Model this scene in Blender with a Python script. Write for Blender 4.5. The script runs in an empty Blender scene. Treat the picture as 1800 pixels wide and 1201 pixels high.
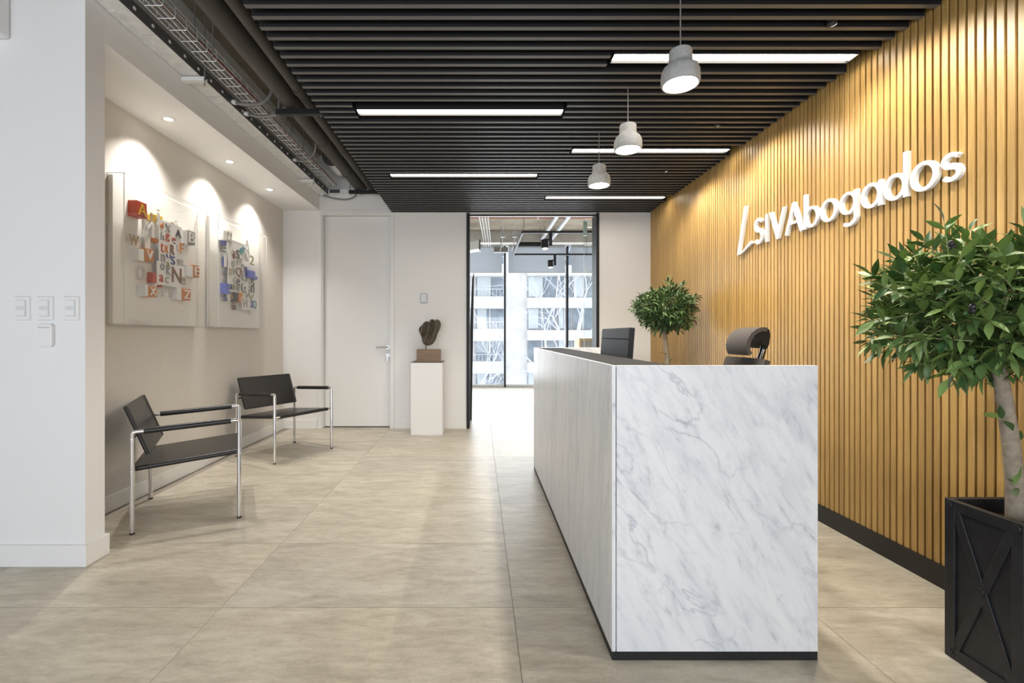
import bpy, math, random
from mathutils import Vector, Matrix

R = math.radians
sc = bpy.context.scene
COL = sc.collection

# ------------------------------------------------------------------ camera
FPX, VPX, VPY, EYE = 830.0, 842.0, 589.0, 1.12      # focal length and vanishing point in the 1800x1201 frame
cam_data = bpy.data.cameras.new('camera')
cam_data.sensor_fit = 'HORIZONTAL'
cam_data.sensor_width = 36.0
cam_data.lens = 36.0 * FPX / 1800.0
cam_data.shift_x = (900.0 - VPX) / 1800.0
cam_data.shift_y = (VPY - 600.5) / 1800.0
cam_data.clip_start = 0.02
cam_data.clip_end = 300
cam = bpy.data.objects.new('camera', cam_data)
COL.objects.link(cam)
cam.location = (0, 0, EYE)
cam.rotation_euler = (R(90), 0, 0)
sc.camera = cam

# ------------------------------------------------------------------ world, daylight, exposure
world = bpy.data.worlds.new('overcast_sky')
sc.world = world
world.use_nodes = True
wbg = world.node_tree.nodes['Background']
wbg.inputs['Color'].default_value = (0.86, 0.92, 1.0, 1)
wbg.inputs['Strength'].default_value = 1.7

def area_light(name, loc, rot, sx, sy, power, color):
    d = bpy.data.lights.new(name, 'AREA')
    d.shape = 'RECTANGLE'
    d.size = sx
    d.size_y = sy
    d.energy = power
    d.color = color
    o = bpy.data.objects.new(name, d)
    COL.objects.link(o)
    o.location = loc
    o.rotation_euler = rot
    return o
# daylight through the window wall behind the camera, and through the far window wall
area_light('daylight_rear_window', (-0.6, -2.45, 1.12), (R(90), 0, 0), 5.6, 1.7, 105, (0.84, 0.91, 1.0))
area_light('daylight_far_window', (1.0, 10.05, 1.5), (R(-90), 0, 0), 7.0, 2.6, 170, (0.9, 0.95, 1.0))

sc.view_settings.view_transform = 'Standard'
sc.view_settings.look = 'None'
sc.view_settings.exposure = 0.25
sc.view_settings.gamma = 1.0
sc.view_settings.use_curve_mapping = False
sc.cycles.max_bounces = 7
sc.cycles.diffuse_bounces = 4
sc.cycles.glossy_bounces = 3
sc.cycles.transparent_max_bounces = 16
sc.cycles.caustics_reflective = False
sc.cycles.caustics_refractive = False

STRIP_L, PENDANT_W, DOWN_W, WASH_W = 22.0, 46.0, 60.0, 40.0

# ------------------------------------------------------------------ materials
MATS = {}
def nt(name):
    m = bpy.data.materials.new(name)
    m.use_nodes = True
    MATS[name] = m
    return m, m.node_tree, m.node_tree.nodes['Principled BSDF']

def plain(name, col, rough=0.5, metal=0.0, spec=0.5, bump=0.0, bscale=200.0, emit=None, estr=0.0, vary=0.0, coat=0.0):
    m, t, b = nt(name)
    b.inputs['Base Color'].default_value = (*col, 1)
    b.inputs['Roughness'].default_value = rough
    b.inputs['Metallic'].default_value = metal
    b.inputs['Specular IOR Level'].default_value = spec
    if coat:
        b.inputs['Coat Weight'].default_value = coat
    if emit:
        b.inputs['Emission Color'].default_value = (*emit, 1)
        b.inputs['Emission Strength'].default_value = estr
    if bump or vary:
        co = t.nodes.new('ShaderNodeTexCoord')
        n = t.nodes.new('ShaderNodeTexNoise')
        n.inputs['Scale'].default_value = bscale
        n.inputs['Detail'].default_value = 4
        t.links.new(co.outputs['Object'], n.inputs['Vector'])
        if bump:
            bp = t.nodes.new('ShaderNodeBump')
            bp.inputs['Strength'].default_value = bump
            bp.inputs['Distance'].default_value = 0.002
            t.links.new(n.outputs['Fac'], bp.inputs['Height'])
            t.links.new(bp.outputs['Normal'], b.inputs['Normal'])
        if vary:
            r = t.nodes.new('ShaderNodeValToRGB')
            r.color_ramp.elements[0].position = 0.3
            r.color_ramp.elements[1].position = 0.7
            r.color_ramp.elements[0].color = (*[c * (1 - vary) for c in col], 1)
            r.color_ramp.elements[1].color = (*[min(1, c * (1 + vary)) for c in col], 1)
            t.links.new(n.outputs['Fac'], r.inputs['Fac'])
            t.links.new(r.outputs['Color'], b.inputs['Base Color'])
    return m

def ramp(t, stops):
    r = t.nodes.new('ShaderNodeValToRGB')
    e = r.color_ramp.elements
    while len(e) < len(stops):
        e.new(0.5)
    for k, (p, c) in enumerate(stops):
        e[k].position = p
        e[k].color = (*c, 1)
    return r

def mapping(t, src, scale=(1, 1, 1), rot=(0, 0, 0), loc=(0, 0, 0)):
    mp = t.nodes.new('ShaderNodeMapping')
    mp.inputs['Scale'].default_value = scale
    mp.inputs['Rotation'].default_value = rot
    mp.inputs['Location'].default_value = loc
    t.links.new(src, mp.inputs['Vector'])
    return mp.outputs['Vector']

def noise(t, vec, scale, detail=4, rough=0.55, dist=0.0):
    n = t.nodes.new('ShaderNodeTexNoise')
    n.inputs['Scale'].default_value = scale
    n.inputs['Detail'].default_value = detail
    n.inputs['Roughness'].default_value = rough
    n.inputs['Distortion'].default_value = dist
    t.links.new(vec, n.inputs['Vector'])
    return n.outputs['Fac']

def mixc(t, fac, a, b, mode='MIX'):
    mx = t.nodes.new('ShaderNodeMix')
    mx.data_type = 'RGBA'
    mx.blend_type = mode
    for s, v in (('Factor', fac), ('A', a), ('B', b)):
        i = [q for q in mx.inputs if q.name == s and (s == 'Factor' and q.type == 'VALUE' or s != 'Factor' and q.type == 'RGBA')][0]
        if isinstance(v, (int, float)):
            i.default_value = v
        elif isinstance(v, tuple):
            i.default_value = (*v, 1)
        else:
            t.links.new(v, i)
    return [q for q in mx.outputs if q.type == 'RGBA'][0]

def math_node(t, op, a, b=0.0):
    n = t.nodes.new('ShaderNodeMath')
    n.operation = op
    for k, v in enumerate((a, b)):
        if isinstance(v, (int, float)):
            n.inputs[k].default_value = v
        else:
            t.links.new(v, n.inputs[k])
    return n.outputs[0]

def per_object_vec(t):
    """object coordinates shifted by a random amount for every object"""
    co = t.nodes.new('ShaderNodeTexCoord')
    oi = t.nodes.new('ShaderNodeObjectInfo')
    s = math_node(t, 'MULTIPLY', oi.outputs['Random'], 37.0)
    va = t.nodes.new('ShaderNodeVectorMath')
    va.operation = 'ADD'
    t.links.new(co.outputs['Object'], va.inputs[0])
    t.links.new(s, va.inputs[1])
    return va.outputs[0], oi.outputs['Random']

# floor tile: beige stone-look porcelain with horizontal drifting streaks
m, t, b = nt('floor_tile')
v, rnd = per_object_vec(t)
f1 = noise(t, mapping(t, v, (1.2, 4.2, 1)), 2.2, 7, 0.62, 0.7)
f2 = noise(t, mapping(t, v, (3.5, 11, 1)), 3.0, 8, 0.7, 0.4)
f3 = noise(t, mapping(t, v, (60, 14, 1), (0, 0, R(8))), 4.0, 3, 0.6)
c1 = ramp(t, [(0.30, (0.41, 0.372, 0.305)), (0.5, (0.52, 0.48, 0.40)), (0.70, (0.62, 0.585, 0.505))])
t.links.new(f1, c1.inputs['Fac'])
c2 = ramp(t, [(0.34, (0.74, 0.72, 0.69)), (0.56, (1.0, 1.0, 1.0)), (0.7, (1.08, 1.07, 1.06))])
t.links.new(f2, c2.inputs['Fac'])
c3 = ramp(t, [(0.30, (0.84, 0.83, 0.81)), (0.5, (1.0, 1.0, 1.0))])
t.links.new(f3, c3.inputs['Fac'])
q = mixc(t, 0.75, c1.outputs['Color'], c2.outputs['Color'], 'MULTIPLY')
q = mixc(t, 0.7, q, c3.outputs['Color'], 'MULTIPLY')
tint = ramp(t, [(0.0, (0.93, 0.93, 0.94)), (1.0, (1.03, 1.02, 0.99))])
t.links.new(rnd, tint.inputs['Fac'])
q = mixc(t, 1.0, q, tint.outputs['Color'], 'MULTIPLY')
t.links.new(q, b.inputs['Base Color'])
b.inputs['Roughness'].default_value = 0.36
b.inputs['Specular IOR Level'].default_value = 0.45
bp = t.nodes.new('ShaderNodeBump')
bp.inputs['Strength'].default_value = 0.08
bp.inputs['Distance'].default_value = 0.002
t.links.new(f2, bp.inputs['Height'])
t.links.new(bp.outputs['Normal'], b.inputs['Normal'])
plain('grout', (0.30, 0.27, 0.23), 0.9)

# wood slat
m, t, b = nt('oak_slat')
v, rnd = per_object_vec(t)
g1 = noise(t, mapping(t, v, (60, 60, 2.2)), 2.0, 6, 0.6, 0.4)
g2 = noise(t, mapping(t, v, (220, 220, 6)), 2.0, 3, 0.6)
cr = ramp(t, [(0.25, (0.36, 0.212, 0.064)), (0.55, (0.47, 0.295, 0.098)), (0.8, (0.56, 0.368, 0.132))])
t.links.new(g1, cr.inputs['Fac'])
cg = ramp(t, [(0.35, (0.80, 0.77, 0.72)), (0.6, (1, 1, 1))])
t.links.new(g2, cg.inputs['Fac'])
q = mixc(t, 0.6, cr.outputs['Color'], cg.outputs['Color'], 'MULTIPLY')
tint = ramp(t, [(0.0, (0.88, 0.86, 0.84)), (1.0, (1.12, 1.12, 1.12))])
t.links.new(rnd, tint.inputs['Fac'])
q = mixc(t, 1.0, q, tint.outputs['Color'], 'MULTIPLY')
t.links.new(q, b.inputs['Base Color'])
b.inputs['Roughness'].default_value = 0.42
plain('oak_backing', (0.17, 0.085, 0.022), 0.6)

# marble: two directions of veins
def marble(name, kind):
    m, t, b = nt(name)
    co = t.nodes.new('ShaderNodeTexCoord')
    v = co.outputs['Object']
    if kind == 'end':       # seen along y: veins fall to the right in the x-z plane
        va = mapping(t, mapping(t, v, rot=(0, R(36), 0)), (4.2, 4.2, 0.85))
        vb = mapping(t, mapping(t, v, rot=(0, R(28), 0)), (12, 12, 3.4))
        vc = mapping(t, mapping(t, v, rot=(0, R(44), 0)), (6, 6, 2.6))
    else:                   # long front: fine near-vertical streaks in the y-z plane
        va = mapping(t, mapping(t, v, rot=(R(-9), 0, 0)), (3, 7.0, 0.7))
        vb = mapping(t, mapping(t, v, rot=(R(-7), 0, 0)), (10, 24, 2.2))
        vc = mapping(t, mapping(t, v, rot=(R(-12), 0, 0)), (5, 10, 1.8))
    cloud = noise(t, va, 1.5, 6, 0.6, 0.3)
    fine = noise(t, vb, 2.1, 8, 0.66, 0.3)
    vein = noise(t, vc, 1.4, 4, 0.5, 0.35)
    vd = math_node(t, 'ABSOLUTE', math_node(t, 'SUBTRACT', vein, 0.5))
    mask = noise(t, va, 1.1, 3, 0.5, 0.2)
    c0 = ramp(t, [(0.30, (0.66, 0.68, 0.71)), (0.48, (0.76, 0.77, 0.79)), (0.66, (0.80, 0.805, 0.81))])
    t.links.new(cloud, c0.inputs['Fac'])
    c1 = ramp(t, [(0.27, (0.42, 0.44, 0.48)), (0.41, (0.86, 0.87, 0.89)), (0.53, (1, 1, 1))])
    t.links.new(fine, c1.inputs['Fac'])
    c2 = ramp(t, [(0.0, (0.66, 0.68, 0.71)), (0.008, (0.85, 0.86, 0.88)), (0.025, (1, 1, 1))])
    t.links.new(vd, c2.inputs['Fac'])
    mk = ramp(t, [(0.48, (0, 0, 0)), (0.66, (1, 1, 1))])
    t.links.new(mask, mk.inputs['Fac'])
    q = mixc(t, 0.75, c0.outputs['Color'], c1.outputs['Color'], 'MULTIPLY')
    q2 = mixc(t, 1.0, q, c2.outputs['Color'], 'MULTIPLY')
    q = mixc(t, mk.outputs['Color'], q, q2)
    t.links.new(q, b.inputs['Base Color'])
    b.inputs['Roughness'].default_value = 0.32
    b.inputs['Specular IOR Level'].default_value = 0.4
marble('marble_end', 'end')
marble('marble_front', 'front')

# concrete
def concrete(name, c0, c1, scale, rough=0.85):
    m, t, b = nt(name)
    co = t.nodes.new('ShaderNodeTexCoord')
    f = noise(t, co.outputs['Object'], scale, 6, 0.65)
    r = ramp(t, [(0.3, c0), (0.7, c1)])
    t.links.new(f, r.inputs['Fac'])
    t.links.new(r.outputs['Color'], b.inputs['Base Color'])
    b.inputs['Roughness'].default_value = rough
    bp = t.nodes.new('ShaderNodeBump')
    bp.inputs['Strength'].default_value = 0.25
    bp.inputs['Distance'].default_value = 0.003
    t.links.new(f, bp.inputs['Height'])
    t.links.new(bp.outputs['Normal'], b.inputs['Normal'])
concrete('raw_concrete', (0.20, 0.165, 0.12), (0.33, 0.28, 0.21), 3.5)
concrete('pale_concrete', (0.50, 0.48, 0.44), (0.62, 0.60, 0.56), 4.0)
# pendant shade: cast concrete with pores
m, t, b = nt('cast_concrete')
co = t.nodes.new('ShaderNodeTexCoord')
f = noise(t, co.outputs['Object'], 40, 5, 0.6)
r = ramp(t, [(0.3, (0.36, 0.36, 0.35)), (0.7, (0.47, 0.47, 0.46))])
t.links.new(f, r.inputs['Fac'])
vo = t.nodes.new('ShaderNodeTexVoronoi')
vo.inputs['Scale'].default_value = 95
t.links.new(co.outputs['Object'], vo.inputs['Vector'])
pr = ramp(t, [(0.10, (1, 1, 1)), (0.17, (0, 0, 0))])
t.links.new(vo.outputs['Distance'], pr.inputs['Fac'])
q = mixc(t, pr.outputs['Color'], r.outputs['Color'], (0.72, 0.72, 0.70))
t.links.new(q, b.inputs['Base Color'])
b.inputs['Roughness'].default_value = 0.8

# linen wall covering
m, t, b = nt('linen_wall')
co = t.nodes.new('ShaderNodeTexCoord')
fh = noise(t, mapping(t, co.outputs['Object'], (1, 18, 260)), 2.0, 4, 0.6)
fv = noise(t, mapping(t, co.outputs['Object'], (1, 260, 14)), 2.0, 4, 0.6)
s = math_node(t, 'ADD', math_node(t, 'MULTIPLY', fh, 0.5), math_node(t, 'MULTIPLY', fv, 0.5))
r = ramp(t, [(0.30, (0.62, 0.59, 0.55)), (0.70, (0.75, 0.72, 0.685))])
t.links.new(s, r.inputs['Fac'])
t.links.new(r.outputs['Color'], b.inputs['Base Color'])
b.inputs['Roughness'].default_value = 0.85
bp = t.nodes.new('ShaderNodeBump')
bp.inputs['Strength'].default_value = 0.2
bp.inputs['Distance'].default_value = 0.001
t.links.new(s, bp.inputs['Height'])
t.links.new(bp.outputs['Normal'], b.inputs['Normal'])

# clear sheets: a fresnel mix of clear and gloss
def clear(name, col=(1, 1, 1), gloss=0.9, ior=1.45):
    m = bpy.data.materials.new(name)
    m.use_nodes = True
    t = m.node_tree
    t.nodes.clear()
    out = t.nodes.new('ShaderNodeOutputMaterial')
    mx = t.nodes.new('ShaderNodeMixShader')
    tr = t.nodes.new('ShaderNodeBsdfTransparent')
    tr.inputs['Color'].default_value = (*col, 1)
    gl = t.nodes.new('ShaderNodeBsdfGlossy')
    gl.inputs['Roughness'].default_value = 0.02
    gl.inputs['Color'].default_value = (gloss, gloss, gloss, 1)
    lw_ = t.nodes.new('ShaderNodeLayerWeight')
    lw_.inputs['Blend'].default_value = 0.5
    f5 = math_node(t, 'POWER', lw_.outputs['Facing'], 5.0)
    ff = math_node(t, 'ADD', math_node(t, 'MULTIPLY', f5, 0.8), 0.035)
    t.links.new(ff, mx.inputs[0])
    t.links.new(tr.outputs[0], mx.inputs[1])
    t.links.new(gl.outputs[0], mx.inputs[2])
    t.links.new(mx.outputs[0], out.inputs[0])
    MATS[name] = m
clear('acrylic', (0.985, 0.985, 0.98))
clear('window_glass', (0.97, 0.985, 0.98))

def leaf_mat(name, dark, light):
    m, t, b = nt(name)
    g = t.nodes.new('ShaderNodeNewGeometry')
    oi = t.nodes.new('ShaderNodeObjectInfo')
    s = math_node(t, 'FRACT', math_node(t, 'ADD', g.outputs['Random Per Island'], math_node(t, 'MULTIPLY', oi.outputs['Random'], 3.0)))
    r = ramp(t, [(0.0, dark), (0.6, tuple((a + c) / 2 for a, c in zip(dark, light))), (1.0, light)])
    t.links.new(s, r.inputs['Fac'])
    back = mixc(t, 1.0, r.outputs['Color'], (1.5, 1.5, 1.9), 'MULTIPLY')
    q = mixc(t, g.outputs['Backfacing'], r.outputs['Color'], back)
    t.links.new(q, b.inputs['Base Color'])
    b.inputs['Roughness'].default_value = 0.42
leaf_mat('olive_leaf', (0.025, 0.065, 0.016), (0.19, 0.28, 0.065))
leaf_mat('bay_leaf', (0.020, 0.050, 0.016), (0.10, 0.17, 0.045))
plain('olive_bark', (0.30, 0.25, 0.19), 0.85, bump=0.5, bscale=45, vary=0.22)
plain('olive_twig', (0.30, 0.33, 0.15), 0.8)
plain('olive_fruit', (0.012, 0.010, 0.014), 0.35)
plain('soil', (0.05, 0.035, 0.025), 0.95, bump=0.8, bscale=50)

plain('white_paint', (0.80, 0.80, 0.80), 0.6, bump=0.05, bscale=300)
plain('ceiling_paint', (0.82, 0.82, 0.81), 0.7)
plain('white_lacquer', (0.78, 0.78, 0.78), 0.35)
plain('white_trim', (0.80, 0.80, 0.79), 0.4)
plain('white_board', (0.84, 0.83, 0.81), 0.6)
plain('sign_white', (0.86, 0.86, 0.86), 0.45)
plain('white_plastic', (0.80, 0.80, 0.80), 0.35)
plain('switch_insert', (0.66, 0.67, 0.69), 0.5)  # grey set darker to put the shading round the rockers into colour
plain('grey_plastic', (0.45, 0.46, 0.48), 0.4)
plain('screen_pale', (0.70, 0.74, 0.80), 0.2)
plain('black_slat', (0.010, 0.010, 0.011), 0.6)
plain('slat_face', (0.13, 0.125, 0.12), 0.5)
plain('black_void', (0.008, 0.008, 0.008), 0.9)
plain('black_steel', (0.018, 0.018, 0.020), 0.5, spec=0.3)
plain('black_baseboard', (0.012, 0.010, 0.008), 0.5)
plain('black_pipe', (0.055, 0.048, 0.040), 0.6, bump=0.3, bscale=25)
plain('planter_black', (0.016, 0.016, 0.019), 0.45, vary=0.25, bscale=30)
plain('desk_black', (0.026, 0.026, 0.027), 0.65, spec=0.06)
plain('monitor_black', (0.022, 0.022, 0.024), 0.55, spec=0.25)
plain('leather_black', (0.014, 0.013, 0.013), 0.33, bump=0.12, bscale=500)
plain('mesh_grey', (0.075, 0.065, 0.060), 0.9, bump=0.4, bscale=900)
plain('chair_black', (0.012, 0.012, 0.014), 0.3)
plain('chrome', (0.78, 0.78, 0.80), 0.13, 1.0)
plain('brushed_steel', (0.50, 0.49, 0.48), 0.32, 1.0)
plain('galvanized', (0.82, 0.82, 0.81), 0.5, 0.1, vary=0.10, bscale=18)
plain('galvanized_wire', (0.72, 0.72, 0.72), 0.4, 0.5)
plain('tray_dark', (0.10, 0.10, 0.10), 0.5, 0.3)
plain('conduit_grey', (0.22, 0.21, 0.20), 0.6)
plain('cable_red', (0.16, 0.03, 0.02), 0.6)
plain('beam_red', (0.40, 0.10, 0.05), 0.7)
plain('bronze', (0.105, 0.088, 0.066), 0.42, 0.1, bump=0.15, bscale=60, vary=0.3)
m, t, b = nt('shade_grey')
b.inputs['Base Color'].default_value = (0.50, 0.51, 0.53, 1)
b.inputs['Roughness'].default_value = 0.9
tl_ = t.nodes.new('ShaderNodeBsdfTranslucent')
tl_.inputs['Color'].default_value = (0.80, 0.82, 0.85, 1)
mx_s = t.nodes.new('ShaderNodeMixShader')
mx_s.inputs[0].default_value = 0.7
t.links.new(b.outputs[0], mx_s.inputs[1])
t.links.new(tl_.outputs[0], mx_s.inputs[2])
t.links.new(mx_s.outputs[0], t.nodes['Material Output'].inputs[0])
plain('light_wood', (0.62, 0.45, 0.24), 0.5, vary=0.1, bscale=30)
plain('acrylic_edge', (0.86, 0.86, 0.85), 0.2)
m, t, b = nt('walnut_block')
co = t.nodes.new('ShaderNodeTexCoord')
f = noise(t, mapping(t, co.outputs['Object'], (3, 30, 60)), 1.5, 5, 0.6, 0.6)
r = ramp(t, [(0.3, (0.15, 0.088, 0.042)), (0.7, (0.25, 0.158, 0.082))])
t.links.new(f, r.inputs['Fac'])
t.links.new(r.outputs['Color'], b.inputs['Base Color'])
b.inputs['Roughness'].default_value = 0.45
# things that give off light
plain('led_diffuser', (0.9, 0.9, 0.9), 0.5, emit=(1.0, 0.91, 0.78), estr=STRIP_L)
plain('lamp_glow', (0.9, 0.9, 0.9), 0.5, emit=(1.0, 0.93, 0.82), estr=30)
plain('downlight_glow', (0.9, 0.9, 0.9), 0.5, emit=(1.0, 0.93, 0.80), estr=25)
plain('spot_glow', (0.9, 0.9, 0.9), 0.5, emit=(1.0, 0.80, 0.50), estr=4)
# outdoors
plain('facade', (0.74, 0.70, 0.69), 0.9, vary=0.06, bscale=1.5)
plain('facade_band', (0.66, 0.65, 0.645), 0.9)
plain('facade_glass', (0.24, 0.28, 0.33), 0.25, vary=0.35, bscale=0.9)
plain('facade_curtain', (0.62, 0.66, 0.68), 0.9)
plain('railing_pale', (0.62, 0.63, 0.66), 0.6)
plain('bare_bark', (0.66, 0.66, 0.71), 0.9, vary=0.25, bscale=3)  # light grey bark, whitened to carry the overexposed look
PAL = dict(red=(0.50, 0.07, 0.03), yellow=(0.72, 0.48, 0.05), orange=(0.62, 0.22, 0.05), tan=(0.50, 0.36, 0.22),
           grey=(0.32, 0.31, 0.29), dark=(0.06, 0.05, 0.05), navy=(0.05, 0.05, 0.22), blue=(0.16, 0.20, 0.66), teal=(0.05, 0.30, 0.38),
           olive=(0.32, 0.28, 0.12), white=(0.84, 0.83, 0.81), brown=(0.22, 0.11, 0.07), pale=(0.66, 0.64, 0.60))
for k, c in PAL.items():
    plain('art_' + k, c, 0.5)

# ------------------------------------------------------------------ mesh helpers
class MB:
    """collects geometry for ONE mesh object"""
    def __init__(s):
        s.v = []
        s.f = []
    def add(s, vs, fs):
        o = len(s.v)
        s.v += [tuple(p) for p in vs]
        s.f += [tuple(i + o for i in f) for f in fs]
        return s
    def box(s, x0, x1, y0, y1, z0, z1):
        return s.add([(x0, y0, z0), (x1, y0, z0), (x1, y1, z0), (x0, y1, z0), (x0, y0, z1), (x1, y0, z1), (x1, y1, z1), (x0, y1, z1)],
                     [(0, 3, 2, 1), (4, 5, 6, 7), (0, 1, 5, 4), (1, 2, 6, 5), (2, 3, 7, 6), (3, 0, 4, 7)])
    def hexa(s, p):
        return s.add(p, [(0, 3, 2, 1), (4, 5, 6, 7), (0, 1, 5, 4), (1, 2, 6, 5), (2, 3, 7, 6), (3, 0, 4, 7)])
    def bar(s, a, b, w, h, up=(0, 0, 1)):
        """rectangular bar from a to b, w across, h along up"""
        a, b, up = Vector(a), Vector(b), Vector(up)
        d = (b - a).normalized()
        side = d.cross(up).normalized() * (w / 2)
        u = side.cross(d).normalized() * (h / 2)
        return s.hexa([a - side - u, a + side - u, b + side - u, b - side - u, a - side + u, a + side + u, b + side + u, b - side + u])
    def tube(s, pts, r, n=12, cap=True):
        pts = [Vector(p) for p in pts]
        rs = r if isinstance(r, (list, tuple)) else [r] * len(pts)
        rings = []
        prev = None
        for i, p in enumerate(pts):
            d = (pts[min(i + 1, len(pts) - 1)] - pts[max(i - 1, 0)]).normalized()
            if prev is None:
                u = d.cross(Vector((0, 0, 1)) if abs(d.z) < 0.9 else Vector((1, 0, 0))).normalized()
            else:
                u = (prev - d * prev.dot(d)).normalized()
            prev = u
            w = d.cross(u)
            rings.append([p + (u * math.cos(2 * math.pi * k / n) + w * math.sin(2 * math.pi * k / n)) * rs[i] for k in range(n)])
        vs = [q for ring in rings for q in ring]
        fs = []
        for i in range(len(rings) - 1):
            for k in range(n):
                a, b2 = i * n + k, i * n + (k + 1) % n
                fs.append((a, b2, b2 + n, a + n))
        if cap:
            fs.append(tuple(range(n - 1, -1, -1)))
            fs.append(tuple((len(rings) - 1) * n + k for k in range(n)))
        return s.add(vs, fs)
    def lathe(s, prof, c=(0, 0, 0), n=32):
        vs = []
        fs = []
        for (r, z) in prof:
            for k in range(n):
                a = 2 * math.pi * k / n
                vs.append((c[0] + r * math.cos(a), c[1] + r * math.sin(a), c[2] + z))
        for i in range(len(prof) - 1):
            for k in range(n):
                a, b2 = i * n + k, i * n + (k + 1) % n
                fs.append((a, b2, b2 + n, a + n))
        return s.add(vs, fs)
    def grid(s, rows, close=False):
        n = len(rows[0])
        fs = []
        for i in range(len(rows) - 1):
            for k in range(n - 1 if not close else n):
                a, b2 = i * n + k, i * n + (k + 1) % n
                fs.append((a, b2, b2 + n, a + n))
        return s.add([p for r_ in rows for p in r_], fs)
    def prism(s, poly, fn, d0, d1):
        """closed polygon of (u, v) swept from depth d0 to d1; fn(u, v, d) gives the point"""
        n = len(poly)
        vs = [fn(u, v, d0) for u, v in poly] + [fn(u, v, d1) for u, v in poly]
        fs = [tuple(range(n)), tuple(range(2 * n - 1, n - 1, -1))]
        fs += [(k, (k + 1) % n + 0, (k + 1) % n + n, k + n) for k in range(n)]
        return s.add(vs, fs)
    def mesh(s, name):
        me = bpy.data.meshes.new(name)
        me.from_pydata(s.v, [], s.f)
        me.update()
        return me
    def build(s, name, mat, parent=None, smooth=False, bevel=0.0, seg=2, at=None, recalc=True):
        me = s.mesh(name)
        if recalc:
            import bmesh
            bm = bmesh.new()
            bm.from_mesh(me)
            bmesh.ops.recalc_face_normals(bm, faces=bm.faces)
            bm.to_mesh(me)
            bm.free()
        if smooth:
            me.shade_smooth()
            me.set_sharp_from_angle(angle=R(38))
        return link(name, me, mat, parent, bevel, seg, at)

def link(name, me, mat, parent=None, bevel=0.0, seg=2, at=None):
    if mat and not me.materials:
        me.materials.append(MATS[mat])
    o = bpy.data.objects.new(name, me)
    COL.objects.link(o)
    if parent:
        o.parent = parent
    if at is not None:
        o.location = at
    if bevel:
        md = o.modifiers.new('bevel', 'BEVEL')
        md.width = bevel
        md.segments = seg
        md.limit_method = 'ANGLE'
    return o

def tag(o, label, cat, group=None, kind=None):
    o['label'] = label
    o['category'] = cat
    if group:
        o['group'] = group
    if kind:
        o['kind'] = kind
    return o
def struct(o, label, cat):
    return tag(o, label, cat, kind='structure')
def thing(name, label, cat, loc=(0, 0, 0), rz=0.0, group=None):
    o = bpy.data.objects.new(name, None)
    o.empty_display_size = 0.1
    COL.objects.link(o)
    o.location = loc
    o.rotation_euler = (0, 0, rz)
    return tag(o, label, cat, group)
def copy_tree(o, parent=None):
    c = o.copy()
    COL.objects.link(c)
    c.parent = parent
    for ch in list(o.children):
        copy_tree(ch, c)
    return c
def arc(c, r, a0, a1, n, fn=lambda a, b_: (a, b_)):
    return [fn(c[0] + r * math.cos(R(a0 + (a1 - a0) * k / n)), c[1] + r * math.sin(R(a0 + (a1 - a0) * k / n))) for k in range(n + 1)]

# ------------------------------------------------------------------ room dimensions (metres; x right, y away, z up)
XR, XL, YB = 2.05, -2.345, 5.65          # slatted wall face, linen wall, end wall
XF, YS = -1.91, 2.29                      # fascia / wall stub edge, wall stub front
ZS, ZC = 2.585, 3.27                      # slat underside, concrete slab
YFAR = 10.2                               # far window wall
ZN = 2.61                                 # niche soffit

# ---- floor with single tiles
fl = MB().box(-4.2, 5.2, -2.7, YFAR, -0.12, -0.004).build('floor', 'grout')
struct(fl, 'beige stone-look tiled floor', 'floor')
tile_mesh = {}
xj = [-4.66 + 1.2 * k for k in range(9)]
yj = [1.939 + 0.6 * k for k in range(-7, 15)]
for x in xj:
    for y in yj:
        x0, x1 = max(x, -4.2) + 0.001, min(x + 1.2, 5.2) - 0.001
        y0, y1 = max(y, -2.3) + 0.001, min(y + 0.6, YFAR) - 0.001
        if x1 - x0 < 0.03 or y1 - y0 < 0.03:
            continue
        if x > 2.1 and y < 5.6 or x < -2.7 and y > 2.2:
            continue
        w, d = round(x1 - x0, 3), round(y1 - y0, 3)
        if (w, d) not in tile_mesh:
            tile_mesh[w, d] = MB().box(-w / 2, w / 2, -d / 2, d / 2, -0.005, 0.0).mesh('tile')
        link('tile', tile_mesh[w, d], 'floor_tile', fl, at=((x0 + x1) / 2, (y0 + y1) / 2, 0))

# ---- concrete slab over everything
cs = MB().box(-4.2, 5.2, -2.7, 10.6, ZC, ZC + 0.2).build('ceiling', 'raw_concrete')
struct(cs, 'bare brown concrete slab above the pipes and trays', 'ceiling')

# ---- left: stub wall, niche wall, soffit, fascia
st = MB().box(-4.2, XF, YS, YS + 0.12, 0, ZC).build('wall_front_left', 'white_paint')
struct(st, 'white wall end at the left carrying the light switches', 'wall')
bk = MB().box(-4.2, -2.27, 2.2, YS, 2.55, ZC).build('trim_1', 'white_paint', bevel=0.012)
struct(bk, 'white bulkhead box in the upper left corner', 'bulkhead')
lw = MB().box(XL - 0.12, XL, YS + 0.12, YB, 0, ZN + 0.1).build('wall_left', 'linen_wall')
struct(lw, 'beige linen covered wall behind the two artworks', 'wall')
so = MB().box(XL - 0.1, XF - 0.001, YS + 0.12, YB, ZN, ZN + 0.02)
so.box(XF - 0.09, XF, YS + 0.12, YB, ZN + 0.0005, ZC)
so = so.build('ceiling_niche', 'ceiling_paint')
struct(so, 'white lowered ceiling and fascia over the artworks', 'ceiling')
bbl = MB().box(XL, XL + 0.012, YS + 0.12, YB, 0, 0.104).build('baseboard_left', 'white_trim', bevel=0.002)
struct(bbl, 'white baseboard along the linen wall', 'baseboard')
bbf = MB().box(-4.2, XF + 0.014, YS - 0.014, YS, 0, 0.104)
bbf.box(XF, XF + 0.014, YS, YS + 0.12, 0, 0.104)
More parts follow.
